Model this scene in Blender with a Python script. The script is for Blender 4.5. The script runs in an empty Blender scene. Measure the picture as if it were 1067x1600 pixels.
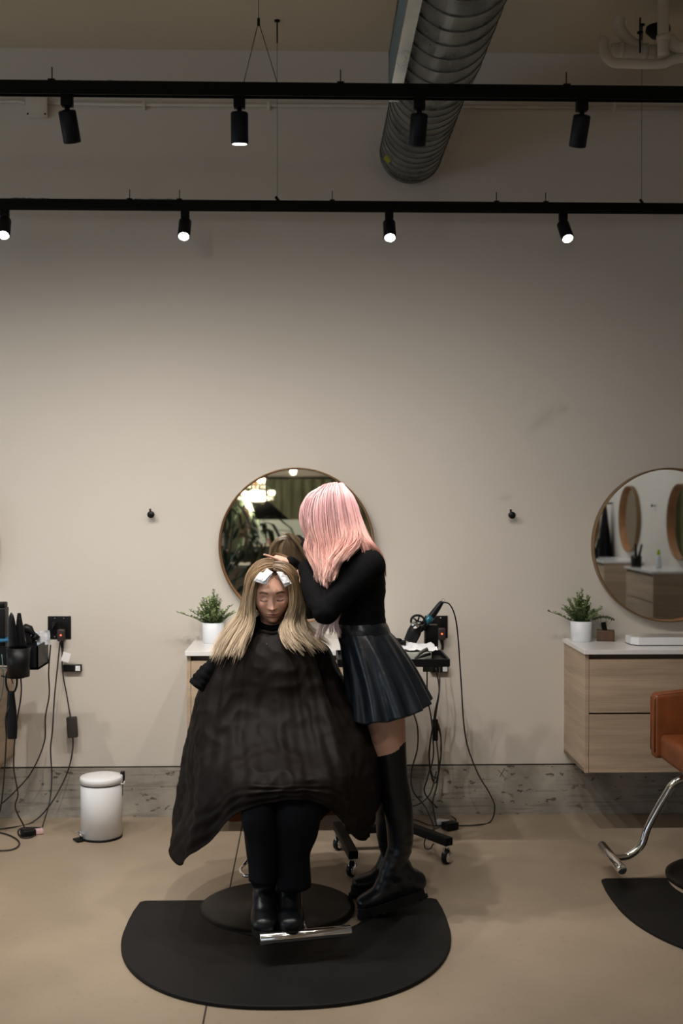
import bpy, bmesh, math, random
import numpy as np
from mathutils import Vector, Matrix, noise

random.seed(7); rng = np.random.default_rng(7)
C = bpy.context.scene.collection
scene = bpy.context.scene
PI = math.pi

# ------------------------------------------------------------------ camera
FPX = 1800.0                                   # focal length in pixels of a 1067x1600 frame
CAM = np.array([0.0, -6.01, 1.653])
YAW, PITCH = math.radians(1.53), math.atan(20 / FPX)
cd = bpy.data.cameras.new('camera'); cam = bpy.data.objects.new('camera', cd); C.objects.link(cam)
cam.location = CAM; cam.rotation_euler = (PI / 2 - PITCH, 0, -YAW)
cd.sensor_width = 36; cd.lens = FPX / 1600 * 36; cd.clip_start = 0.05; cd.clip_end = 100
cd.dof.use_dof = True; cd.dof.focus_distance = 4.75; cd.dof.aperture_fstop = 2.8
scene.camera = cam
RC = np.array(cam.rotation_euler.to_matrix())

# ------------------------------------------------------------------ exposure, world, big lights
vs = scene.view_settings
vs.view_transform = 'Standard'; vs.look = 'None'; vs.gamma = 1; vs.exposure = -0.17; vs.use_curve_mapping = False
w = bpy.data.worlds.new('world'); scene.world = w; w.use_nodes = True
w.node_tree.nodes['Background'].inputs[0].default_value = (0.60, 0.75, 1.0, 1)
w.node_tree.nodes['Background'].inputs[1].default_value = 1.0

def area(name, loc, rot, sx, sy, watt, col):
    l = bpy.data.lights.new(name, 'AREA'); l.shape = 'RECTANGLE'; l.size = sx; l.size_y = sy
    l.energy = watt; l.color = col
    o = bpy.data.objects.new(name, l); C.objects.link(o); o.location = loc; o.rotation_euler = rot
    return o
# daylight coming in through the shop windows of the left wall and the rear wall
area('window_daylight', (-5.42, -2.55, 1.15), (0, -PI / 2, 0), 1.6, 3.2, 34, (0.78, 0.92, 0.98))
area('window_daylight', (-5.42, -9.0, 1.4), (0, -PI / 2, 0), 2.1, 3.4, 26, (0.80, 0.91, 1.0))
area('window_daylight', (-3.6, -12.7, 1.6), (PI / 2, 0, 0), 3.0, 2.3, 18, (0.78, 0.90, 1.0))
NEAR_W, FAR_W, FRONT_W = 71, 13, 24
SPOT_COL = (1.0, 0.945, 0.875)

# ------------------------------------------------------------------ pixel helpers (only to get world positions)
def ray(px, py):
    d = RC @ np.array([(px - 533.5) / FPX, (800 - py) / FPX, -1.0]); return d
def W(px, py, y):
    d = ray(px, py); t = (y - CAM[1]) / d[1]; return CAM + t * d
def G(px, py, z=0.0):
    d = ray(px, py); t = (z - CAM[2]) / d[2]; return CAM + t * d
def WP(pts, y=None):
    return np.array([W(p[0], p[1], p[2] if len(p) > 2 else y) for p in pts])

# ------------------------------------------------------------------ materials
def mat(name, col, rough=0.5, metal=0.0, spec=None, var=0.0, vscale=8.0, vstretch=(1, 1, 1), bump=0.0, bscale=60, emit=0, coat=0, sheen=0, attr=None, rvar=0.0, sss=0, aniso=0):
    m = bpy.data.materials.new(name); m.use_nodes = True
    nt = m.node_tree; b = nt.nodes['Principled BSDF']
    c = tuple(col) + (1,) if len(col) == 3 else col
    b.inputs['Base Color'].default_value = c
    b.inputs['Roughness'].default_value = rough; b.inputs['Metallic'].default_value = metal
    if spec is not None: b.inputs['Specular IOR Level'].default_value = spec
    if coat: b.inputs['Coat Weight'].default_value = coat
    if sheen: b.inputs['Sheen Weight'].default_value = sheen
    if aniso: b.inputs['Anisotropic'].default_value = aniso
    if sss:
        b.inputs['Subsurface Weight'].default_value = sss; b.inputs['Subsurface Radius'].default_value = (0.01, 0.004, 0.002)
    if emit:
        b.inputs['Emission Color'].default_value = c; b.inputs['Emission Strength'].default_value = emit
    tc = nt.nodes.new('ShaderNodeTexCoord'); mp = nt.nodes.new('ShaderNodeMapping')
    nt.links.new(tc.outputs['Object'], mp.inputs[0]); mp.inputs['Scale'].default_value = vstretch
    if attr:
        a = nt.nodes.new('ShaderNodeAttribute'); a.attribute_name = attr
        nt.links.new(a.outputs['Color'], b.inputs['Base Color'])
    elif var:
        n = nt.nodes.new('ShaderNodeTexNoise'); n.inputs['Scale'].default_value = vscale; n.inputs['Detail'].default_value = 6
        nt.links.new(mp.outputs[0], n.inputs['Vector'])
        r = nt.nodes.new('ShaderNodeValToRGB')
        r.color_ramp.elements[0].position = 0.3; r.color_ramp.elements[1].position = 0.7
        r.color_ramp.elements[0].color = tuple(max(0, x * (1 - var)) for x in c[:3]) + (1,)
        r.color_ramp.elements[1].color = tuple(min(1, x * (1 + var)) for x in c[:3]) + (1,)
        nt.links.new(n.outputs['Fac'], r.inputs[0]); nt.links.new(r.outputs[0], b.inputs['Base Color'])
        if rvar:
            mr = nt.nodes.new('ShaderNodeMapRange'); mr.inputs['To Min'].default_value = rough - rvar; mr.inputs['To Max'].default_value = rough + rvar
            nt.links.new(n.outputs['Fac'], mr.inputs[0]); nt.links.new(mr.outputs[0], b.inputs['Roughness'])
    if bump:
        n2 = nt.nodes.new('ShaderNodeTexNoise'); n2.inputs['Scale'].default_value = bscale; n2.inputs['Detail'].default_value = 4
        nt.links.new(mp.outputs[0], n2.inputs['Vector'])
        bp = nt.nodes.new('ShaderNodeBump'); bp.inputs['Strength'].default_value = 1; bp.inputs['Distance'].default_value = bump
        nt.links.new(n2.outputs['Fac'], bp.inputs['Height']); nt.links.new(bp.outputs[0], b.inputs['Normal'])
    return m

def mix_layer(m, tex_type, scale, lo, hi, col, stretch=(1, 1, 1), detail=5, amount=1.0, loc=(0, 0, 0)):
    """overlay a colour where a noise lies between lo..hi (stains, pits)"""
    nt = m.node_tree; b = nt.nodes['Principled BSDF']
    src = b.inputs['Base Color'].links[0].from_socket if b.inputs['Base Color'].links else None
    tc = nt.nodes.new('ShaderNodeTexCoord'); mp = nt.nodes.new('ShaderNodeMapping')
    mp.inputs['Scale'].default_value = stretch; mp.inputs['Location'].default_value = loc
    nt.links.new(tc.outputs['Object'], mp.inputs[0])
    if tex_type == 'voronoi':
        n = nt.nodes.new('ShaderNodeTexVoronoi'); n.inputs['Scale'].default_value = scale; out = n.outputs['Distance']
    else:
        n = nt.nodes.new('ShaderNodeTexNoise'); n.inputs['Scale'].default_value = scale; n.inputs['Detail'].default_value = detail; out = n.outputs['Fac']
    nt.links.new(mp.outputs[0], n.inputs['Vector'])
    mr = nt.nodes.new('ShaderNodeMapRange'); mr.inputs['From Min'].default_value = lo; mr.inputs['From Max'].default_value = hi
    mr.inputs['To Max'].default_value = amount
    nt.links.new(out, mr.inputs[0])
    mx = nt.nodes.new('ShaderNodeMix'); mx.data_type = 'RGBA'
    nt.links.new(mr.outputs[0], mx.inputs[0])
    if src: nt.links.new(src, mx.inputs[6])
    else: mx.inputs[6].default_value = b.inputs['Base Color'].default_value
    mx.inputs[7].default_value = tuple(col) + (1,)
    nt.links.new(mx.outputs[2], b.inputs['Base Color'])

M = {}
M['wall'] = mat('painted_wall', (0.60, 0.552, 0.492), 0.75, var=0.03, vscale=0.9, bump=0.0006, bscale=150)
M['ceiling'] = mat('ceiling_paint', (0.50, 0.435, 0.325), 0.85, var=0.03, vscale=1.2)
M['concrete'] = mat('plinth_concrete', (0.33, 0.30, 0.255), 0.8, var=0.22, vscale=5, bump=0.003, bscale=40)
mix_layer(M['concrete'], 'noise', 26, 0.625, 0.68, (0.07, 0.055, 0.04), (.8, 1, 1.4), detail=3, amount=0.85)
mix_layer(M['concrete'], 'noise', 3.0, 0.50, 0.72, (0.19, 0.17, 0.145), (2, 1, 0.9), amount=0.6)
mix_layer(M['concrete'], 'noise', 1.0, 0.56, 0.62, (0.10, 0.085, 0.07), (3, 1, 60), detail=2, amount=0.35)
M['floor'] = mat('polished_concrete_floor', (0.335, 0.262, 0.190), 0.42, var=0.14, vscale=1.6, bump=0.0005, bscale=20, rvar=0.08)
mix_layer(M['floor'], 'noise', 30, 0.60, 0.78, (0.22, 0.165, 0.12), amount=0.45)
mix_layer(M['floor'], 'noise', 0.8, 0.5, 0.72, (0.40, 0.318, 0.24), amount=0.5)
M['joint'] = mat('dark_joint', (0.03, 0.025, 0.02), 0.9)
M['oak'] = mat('light_oak', (0.44, 0.33, 0.235), 0.5, var=0.20, vscale=3.0, vstretch=(0.5, 0.5, 7), bump=0.0004, bscale=30)
mix_layer(M['oak'], 'noise', 8, 0.50, 0.75, (0.25, 0.18, 0.12), (0.6, 0.6, 26), amount=0.5)
M['quartz'] = mat('white_worktop', (0.80, 0.78, 0.77), 0.18, var=0.02, vscale=20)
M['shadowgap'] = mat('shaded_oak_rail', (0.16, 0.11, 0.075), 0.7, var=0.1)  # oak darkened to paint the shade in the recess under the worktop
M['rim'] = mat('mirror_rim_wood', (0.36, 0.15, 0.055), 0.42, var=0.2, vscale=10)
M['rimedge'] = mat('mirror_rim_edge', (0.20, 0.12, 0.055), 0.35, metal=0.4)
M['mirror'] = mat('mirror_glass', (0.86, 0.88, 0.86), 0.015, metal=1.0)
M['black'] = mat('black_plastic', (0.005, 0.005, 0.006), 0.42, spec=0.22)
M['blackm'] = mat('black_metal', (0.004, 0.004, 0.004), 0.5, spec=0.15)
M['track'] = mat('track_black', (0.003, 0.003, 0.003), 0.5, spec=0.12)
M['spot'] = mat('spot_black', (0.005, 0.006, 0.009), 0.5, spec=0.2)
M['cord'] = mat('cord_rubber', (0.014, 0.012, 0.010), 0.5)
M['white'] = mat('white_enamel', (0.78, 0.78, 0.79), 0.3)
M['whitep'] = mat('white_pipe', (0.55, 0.51, 0.45), 0.6, var=0.1)
M['paper'] = mat('white_paper', (0.80, 0.80, 0.82), 0.6, var=0.06, vscale=60)
M['chrome'] = mat('chrome', (0.80, 0.80, 0.80), 0.12, metal=1.0)
M['galv'] = mat('galvanised_steel', (0.37, 0.385, 0.36), 0.30, metal=1.0, var=0.25, vscale=9, vstretch=(1, 0.5, 1), rvar=0.12)
M['seam'] = mat('duct_seam', (0.10, 0.105, 0.10), 0.5, metal=0.7)
M['grille'] = mat('register_blue_grey', (0.13, 0.19, 0.21), 0.4, metal=0.5)
M['leather'] = mat('cognac_leather', (0.21, 0.058, 0.016), 0.42, var=0.18, vscale=14, bump=0.0006, bscale=120)
M['rubber'] = mat('black_rubber_mat', (0.0085, 0.008, 0.008), 0.6, spec=0.18, var=0.2, vscale=5, bump=0.0006, bscale=200)
M['disc'] = mat('black_base_disc', (0.006, 0.005, 0.0045), 0.4, spec=0.22, var=0.25, vscale=9, rvar=0.08)
M['leaf'] = mat('leaf_green', (0.10, 0.17, 0.06), 0.55, attr='Col')
M['ceramic'] = mat('white_ceramic', (0.74, 0.76, 0.80), 0.4)
M['walnut'] = mat('walnut_block', (0.09, 0.045, 0.022), 0.5, var=0.25, vscale=30)
M['skin'] = mat('skin', (0.6, 0.4, 0.3), 0.45, attr='Col', sss=0.06)
M['hair'] = mat('hair', (0.5, 0.4, 0.3), 0.42, attr='Col', spec=0.5)
M['cape'] = mat('black_nylon_cape', (0.0085, 0.0062, 0.0055), 0.58, var=0.22, vscale=9, spec=0.09, bump=0.004, bscale=13)
M['knit'] = mat('black_knit', (0.0045, 0.0045, 0.005), 0.9, spec=0.1)
M['skirt'] = mat('black_faux_leather', (0.007, 0.010, 0.015), 0.34, bump=0.0022, bscale=25, spec=0.45)
M['boot'] = mat('black_boot_leather', (0.005, 0.006, 0.008), 0.36, bump=0.0018, bscale=22, spec=0.38)
M['sole'] = mat('black_sole', (0.007, 0.007, 0.007), 0.7, spec=0.2)
M['trouser'] = mat('black_trouser_cloth', (0.003, 0.004, 0.007), 0.75, bump=0.001, bscale=20, spec=0.15)
M['foil'] = mat('hair_foil', (0.86, 0.88, 0.92), 0.34, metal=0.5, bump=0.0015, bscale=90)
M['teal'] = mat('teal_plastic', (0.01, 0.10, 0.15), 0.2, coat=0.5)
M['lens'] = mat('lamp_lens', (1.0, 0.95, 0.88), 0.5, emit=30)
M['red'] = mat('indicator_red', (1.0, 0.12, 0.05), 0.5, emit=3)
M['yellow'] = mat('yellow_sticker', (0.45, 0.42, 0.04), 0.6)
M['green_wall'] = mat('olive_curtain', (0.17, 0.18, 0.11), 0.9, var=0.3, vscale=4, vstretch=(6, 1, 0.5))
M['bulb'] = mat('chandelier_bulb', (1.0, 0.86, 0.62), 0.5, emit=14)
M['glassy'] = mat('crystal', (0.9, 0.9, 0.85), 0.08, metal=0.6)
M['blue'] = mat('blue_plastic', (0.02, 0.13, 0.25), 0.4)
def glass_mat():
    m = bpy.data.materials.new('window_glass'); m.use_nodes = True; nt = m.node_tree; nt.nodes.clear()
    o = nt.nodes.new('ShaderNodeOutputMaterial'); t = nt.nodes.new('ShaderNodeBsdfTransparent'); g = nt.nodes.new('ShaderNodeBsdfGlossy')
    g.inputs['Roughness'].default_value = 0.02; mx = nt.nodes.new('ShaderNodeMixShader'); mx.inputs[0].default_value = 0.08
    nt.links.new(t.outputs[0], mx.inputs[1]); nt.links.new(g.outputs[0], mx.inputs[2]); nt.links.new(mx.outputs[0], o.inputs[0]); return m
M['glass'] = glass_mat()

# ------------------------------------------------------------------ object helpers
def thing(name, label, cat, loc=(0, 0, 0), rotz=0.0, group=None):
    o = bpy.data.objects.new(name, None); C.objects.link(o); o.location = loc; o.rotation_euler = (0, 0, rotz)
    o.empty_display_size = 0.05
    o['label'] = label; o['category'] = cat
    if group: o['group'] = group
    return o
def join(pieces):
    V = []; F = []; n = 0
    for v, f in pieces:
        V.append(np.asarray(v, float)); F += [tuple(i + n for i in q) for q in f]; n += len(v)
    return np.vstack(V), F
def origin_of(p):
    v = np.zeros(3)
    while p is not None: v += np.array(p.location); p = p.parent
    return v
def mk(name, vf, m, parent=None, smooth=True, local=False, tag=None, kind=None, cols=None, label=None):
    """link one mesh; vf = (V, F) or a list of them; coordinates are world unless local"""
    if isinstance(vf, list): vf = join(vf)
    V, F = np.asarray(vf[0], float), vf[1]
    if parent is not None and not local: V = V - origin_of(parent)
    me = bpy.data.meshes.new(name); me.from_pydata(V.tolist(), [], F); me.update()
    me.materials.append(m if not isinstance(m, str) else M[m])
    if smooth: me.shade_smooth()
    if cols is not None:
        a = me.color_attributes.new('Col', 'FLOAT_COLOR', 'POINT')
        cc = np.ones((len(V), 4)); cc[:, :3] = cols; a.data.foreach_set('color', cc.ravel())
    o = bpy.data.objects.new(name, me); C.objects.link(o)
    if parent is not None: o.parent = parent
    elif not local and tag is not None:      # put the origin at the thing's base
        c = V.mean(0); c[2] = V[:, 2].min()
        me.transform(Matrix.Translation(-Vector(c))); o.location = c
    if tag: o['label'], o['category'] = tag[0], tag[1]
    if tag and len(tag) > 2 and tag[2]: o['group'] = tag[2]
    if kind: o['kind'] = kind
    if label: o['label'] = label
    return o
def struct(name, vf, m, parent=None, smooth=False):
    return mk(name, vf, m, parent, smooth, kind='structure')
def dup(root, loc, rotz=0.0, label=None, group=None):
    r = root.copy(); C.objects.link(r); r.location = loc; r.rotation_euler = (0, 0, rotz)
    if label: r['label'] = label
    if group: r['group'] = group
    def rec(src, dst):
        for ch in list(src.children):
            c = ch.copy(); C.objects.link(c); c.parent = dst; rec(ch, c)
    rec(root, r); return r

# ------------------------------------------------------------------ shape helpers
def box(x0, x1, y0, y1, z0, z1, bev=0.0, seg=2):
    bm = bmesh.new(); bmesh.ops.create_cube(bm, size=1)
    for v in bm.verts:
        v.co.x = x0 if v.co.x < 0 else x1; v.co.y = y0 if v.co.y < 0 else y1; v.co.z = z0 if v.co.z < 0 else z1
    if bev: bmesh.ops.bevel(bm, geom=list(bm.edges), offset=bev, segments=seg, profile=0.6, affect='EDGES')
    bmesh.ops.recalc_face_normals(bm, faces=list(bm.faces))
    bm.verts.index_update(); V = [tuple(v.co) for v in bm.verts]; F = [tuple(v.index for v in f.verts) for f in bm.faces]
    bm.free(); return np.array(V), F
def xf(vf, R=None, t=(0, 0, 0)):
    V = np.asarray(vf[0]);
    if R is not None: V = V @ np.asarray(R).T
    return V + np.asarray(t), vf[1]
def rotm(axis, a): return np.array(Matrix.Rotation(a, 3, axis))
def catmull(P, n):
    P = np.asarray(P, float); k = len(P)
    if k == 2: t = np.linspace(0, 1, n)[:, None]; return P[0] * (1 - t) + P[1] * t
    Q = np.vstack([2 * P[0] - P[1], P, 2 * P[-1] - P[-2]])
    t = np.linspace(0, k - 1, n); i = np.minimum(t.astype(int), k - 2); u = (t - i)[:, None]
    p0, p1, p2, p3 = Q[i], Q[i + 1], Q[i + 2], Q[i + 3]
    return 0.5 * ((2 * p1) + (-p0 + p2) * u + (2 * p0 - 5 * p1 + 4 * p2 - p3) * u ** 2 + (-p0 + 3 * p1 - 3 * p2 + p3) * u ** 3)
def catmull_loop(P, n):
    P = np.asarray(P, float); k = len(P)
    t = np.arange(n) / n * k; i = t.astype(int) % k; u = (t - np.floor(t)).reshape((-1,) + (1,) * (P.ndim - 1))
    p0, p1, p2, p3 = P[(i - 1) % k], P[i], P[(i + 1) % k], P[(i + 2) % k]
    return 0.5 * ((2 * p1) + (-p0 + p2) * u + (2 * p0 - 5 * p1 + 4 * p2 - p3) * u ** 2 + (-p0 + 3 * p1 - 3 * p2 + p3) * u ** 3)
def grid_faces(nr, nc, close=True, caps=True):
    F = []
    for i in range(nr - 1):
        for j in range(nc if close else nc - 1):
            a, b = i * nc + j, i * nc + (j + 1) % nc
            F.append((a, b, b + nc, a + nc))
    if caps and close:
        F.append(tuple(range(nc))[::-1]); F.append(tuple((nr - 1) * nc + j for j in range(nc)))
    return F
def tube(P, ra, rb=None, ref=None, seg=12, round_ends=False, caps=True):
    """sweep an ellipse (ra across, rb along ref) along P"""
    P = np.asarray(P, float); n = len(P)
    ra = np.broadcast_to(np.asarray(ra, float), (n,)).copy()
    rb = ra.copy() if rb is None else np.broadcast_to(np.asarray(rb, float), (n,)).copy()
    if round_ends:
        def ends(P, ra, rb, i, j):
            d = P[i] - P[j]; d = d / (np.linalg.norm(d) + 1e-9); r = min(ra[i], rb[i])
            A = [0.35, 0.7, 0.93]; pts = [P[i] + d * r * a for a in A]; s = [math.sqrt(1 - a * a) for a in A]
            return pts, [ra[i] * q for q in s], [rb[i] * q for q in s]
        p1, a1, b1 = ends(P, ra, rb, 0, 1); p2, a2, b2 = ends(P, ra, rb, -1, -2)
        P = np.vstack([p1[::-1], P, p2]); ra = np.concatenate([a1[::-1], ra, a2]); rb = np.concatenate([b1[::-1], rb, b2]); n = len(P)
    T = np.gradient(P, axis=0); T /= np.linalg.norm(T, axis=1)[:, None] + 1e-12
    if ref is None:
        r0 = np.array([0, 0, 1.0]) if abs(T[0][2]) < 0.9 else np.array([1.0, 0, 0])
        N = []; v = r0
        for i in range(n):
            v = v - T[i] * v.dot(T[i]); v /= np.linalg.norm(v) + 1e-12; N.append(v)
        N = np.array(N)
    else:
        ref = np.broadcast_to(np.asarray(ref, float), (n, 3)); N = ref - T * (ref * T).sum(1)[:, None]; N /= np.linalg.norm(N, axis=1)[:, None] + 1e-12
    B = np.cross(T, N)
    th = np.arange(seg) / seg * 2 * PI
    V = P[:, None, :] + (np.cos(th)[None, :, None] * ra[:, None, None]) * B[:, None, :] + (np.sin(th)[None, :, None] * rb[:, None, None]) * N[:, None, :]
    return V.reshape(-1, 3), grid_faces(n, seg, True, caps)
def stube(pts, rad, n=24, seg=12, **k):
    """smooth tube through points with radii"""
    P = catmull(pts, n); r = np.interp(np.linspace(0, 1, n), np.linspace(0, 1, len(rad)), rad) if hasattr(rad, '__len__') else rad
    rb = k.pop('rb', None)
    if rb is not None and hasattr(rb, '__len__'): rb = np.interp(np.linspace(0, 1, n), np.linspace(0, 1, len(rb)), rb)
    return tube(P, r, rb, seg=seg, **k)
def lathe(prof, seg=32, c=(0, 0, 0), axis='z'):
    prof = np.asarray(prof, float); th = np.arange(seg) / seg * 2 * PI
    V = np.stack([prof[:, 0][:, None] * np.cos(th), prof[:, 0][:, None] * np.sin(th), np.repeat(prof[:, 1][:, None], seg, 1)], -1).reshape(-1, 3)
    if axis == 'y': V = V[:, [0, 2, 1]] * np.array([1, 1, 1])
    if axis == 'x': V = V[:, [2, 0, 1]]
    return V + np.asarray(c), grid_faces(len(prof), seg, True, True)
def cyl(p0, p1, r, seg=20, bev=0.0):
    p0, p1 = np.asarray(p0, float), np.asarray(p1, float)
    if bev:
        d = (p1 - p0) / np.linalg.norm(p1 - p0)
        return tube([p0, p0 + d * bev, p1 - d * bev, p1], [r - bev, r, r, r - bev], seg=seg)
    return tube([p0, p1], [r, r], seg=seg)
def ell(c, r, seg=24, R=None):
    ph = np.linspace(0.02, PI - 0.02, seg // 2 + 1)
    V, F = lathe([(math.sin(p), math.cos(p)) for p in ph], seg); V = V * np.asarray(r)
    if R is not None: V = V @ np.asarray(R).T
    return V + np.asarray(c), F
def extrude_poly(poly, z0, z1, bev=0.0):
    bm = bmesh.new(); vs_ = [bm.verts.new((p[0], p[1], z0)) for p in poly]; f = bm.faces.new(vs_)
    r = bmesh.ops.extrude_face_region(bm, geom=[f])
    for v in [e for e in r['geom'] if isinstance(e, bmesh.types.BMVert)]: v.co.z = z1
    bmesh.ops.recalc_face_normals(bm, faces=list(bm.faces))
    if bev:
        es = [e for e in bm.edges if abs(e.verts[0].co.z - z1) < 1e-6 and abs(e.verts[1].co.z - z1) < 1e-6]
        bmesh.ops.bevel(bm, geom=es, offset=bev, segments=2, profile=0.5, affect='EDGES')
    bm.verts.index_update(); V = np.array([tuple(v.co) for v in bm.verts]); F = [tuple(v.index for v in f.verts) for f in bm.faces]; bm.free()
    return V, F
def remesh(pieces, voxel=0.004, smooth=4, fac=0.5):
    V, F = join(pieces); me = bpy.data.meshes.new('tmp'); me.from_pydata(V.tolist(), [], F)
    o = bpy.data.objects.new('tmp', me); C.objects.link(o)
    md = o.modifiers.new('r', 'REMESH'); md.mode = 'VOXEL'; md.voxel_size = voxel; md.adaptivity = 0
    if smooth: s = o.modifiers.new('s', 'SMOOTH'); s.factor = fac; s.iterations = smooth
    dg = bpy.context.evaluated_depsgraph_get(); e = o.evaluated_get(dg); m2 = e.to_mesh()
    n = len(m2.vertices); co = np.zeros(n * 3); m2.vertices.foreach_get('co', co); co = co.reshape(-1, 3)
    Fo = [tuple(p.vertices) for p in m2.polygons]
    e.to_mesh_clear(); bpy.data.objects.remove(o); bpy.data.meshes.remove(me)
    return co, Fo
def sm(x): x = np.clip(x, 0, 1); return x * x * (3 - 2 * x)
def g(x): return np.exp(-x * x)

# ================================================================== THE SETTING
XL, XR, YR, ZC = -5.5, 3.9, -13.0, 3.98
zpl = 0.262                                             # top of the concrete plinth
struct('floor', box(XL - .1, XR + .1, YR - .1, 0.1, -0.1, 0.0), 'floor')
struct('ceiling', box(XL - .1, XR + .1, YR - .1, 0.1, ZC, ZC + 0.1), 'ceiling')
wb = struct('wall_back', box(XL - .1, XR + .1, 0.0, 0.12, zpl, ZC), 'wall')
struct('trim_1', box(XL, XR, -0.012, 0.12, -0.01, zpl - 0.006), 'concrete')         # concrete kerb the wall stands on
struct('trim_2', box(XL, XR, -0.003, 0.0, zpl - 0.006, zpl + 0.001), 'joint')        # dark joint above it
struct('wall_right', box(XR, XR + .12, YR, 0.0, 0, ZC), 'wall')
# left wall with a shop window
wy0, wy1, wz0, wz1 = -4.2, -0.9, 0.3, 2.05
vy0, vy1 = -10.8, -7.2
struct('wall_left', [box(XL - .12, XL, YR, vy0, 0, ZC), box(XL - .12, XL, vy1, wy0, 0, ZC), box(XL - .12, XL, vy0, vy1, 0, wz0), box(XL - .12, XL, vy0, vy1, wz1 + .45, ZC), box(XL - .12, XL, wy1, 0, 0, ZC), box(XL - .12, XL, wy0, wy1, 0, wz0), box(XL - .12, XL, wy0, wy1, wz1, ZC)], 'wall')
for wn, q0, q1, q2 in (('window_1', wy0, wy1, wz1), ('window_2', vy0, vy1, wz1 + .45)):
    w1 = bpy.data.objects.new(wn, None); C.objects.link(w1); w1['kind'] = 'structure'
    fr = [box(XL - .09, XL - .03, q0, q1, wz0, wz0 + .05), box(XL - .09, XL - .03, q0, q1, q2 - .05, q2)]
    for i in range(3):
        y = q0 + .025 + (q1 - q0 - .05) * i / 2; fr.append(box(XL - .09, XL - .03, y - .025, y + .025, wz0, q2))
    mk('window_frame', fr, 'blackm', w1, smooth=False)
    for i in range(2):
        y0 = q0 + .05 + (q1 - q0 - .05) * i / 2; mk('pane', box(XL - .065, XL - .06, y0, y0 + (q1 - q0) / 2 - .075, wz0 + .05, q2 - .05), 'glass', w1, smooth=False)
# rear wall with a window on its left
ry0, ry1, rz0, rz1 = -5.2, -2.0, 0.4, 2.8
struct('wall_rear', [box(XL, ry0, YR - .12, YR, 0, ZC), box(ry1, XR, YR - .12, YR, 0, ZC), box(ry0, ry1, YR - .12, YR, 0, rz0), box(ry0, ry1, YR - .12, YR, rz1, ZC)], 'wall')
w2 = bpy.data.objects.new('window_3', None); C.objects.link(w2); w2['kind'] = 'structure'
mk('window_frame', [box(ry0, ry1, YR - .09, YR - .03, rz0, rz0 + .05), box(ry0, ry1, YR - .09, YR - .03, rz1 - .05, rz1)] + [box(x - .025, x + .025, YR - .09, YR - .03, rz0, rz1) for x in (ry0 + .02, -3.6, ry1 - .02)], 'blackm', w2, smooth=False)
for x0 in (ry0 + .045, -3.575): mk('pane', box(x0, x0 + 1.53, YR - .065, YR - .06, rz0 + .05, rz1 - .05), 'glass', w2, smooth=False)
# control joint cut in the floor
a, b_ = G(381, 1277), G(316, 1605); dxy = (b_ - a) / np.linalg.norm(b_ - a); nn = np.array([-dxy[1], dxy[0], 0]) * 0.003
b2 = a + dxy * 9
struct('trim_3', (np.array([a - nn, a + nn, b2 + nn, b2 - nn]) + [0, 0, 0.0012], [(0, 1, 2, 3)]), 'joint')

# ---------------- conduit and junction box on the wall
pts = WP([(-60, 158), (0, 158.5), (28, 158), (40, 161)], -0.014)
pts2 = WP([(74, 161), (200, 163), (560, 165), (1100, 169)], -0.014)
cond = thing('conduit', 'thin painted conduit running along the wall under the ceiling', 'conduit', (-1.0, 0, 3.7))
mk('pipe', [stube(pts, 0.0085, 16, 8), tube(pts2, 0.010, seg=8)], 'whitep', cond)
for px in (225, 420, 960): p = W(px, 164 + px * .004, -0.014); mk('clip', box(p[0] - .008, p[0] + .008, -.026, 0, p[2] - .02, p[2] + .02, .002), 'wall', cond)
p = W(59, 167, -0.02)
jb = thing('junction_box', 'square cream junction box on the wall conduit', 'junction box', (p[0], 0, p[2]))
mk('box_body', box(p[0] - .052, p[0] + .052, -.045, 0, p[2] - .054, p[2] + .054, .006), 'whitep', jb)
mk('cover', box(p[0] - .055, p[0] + .055, -.05, -.045, p[2] - .057, p[2] + .057, .003), 'whitep', jb)
for sx in (-1, 1):
    for sz in (-1, 1): mk('screw', cyl((p[0] + sx * .044, -.050, p[2] + sz * .046), (p[0] + sx * .044, -.053, p[2] + sz * .046), .005, 8), 'blackm', jb)

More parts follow.
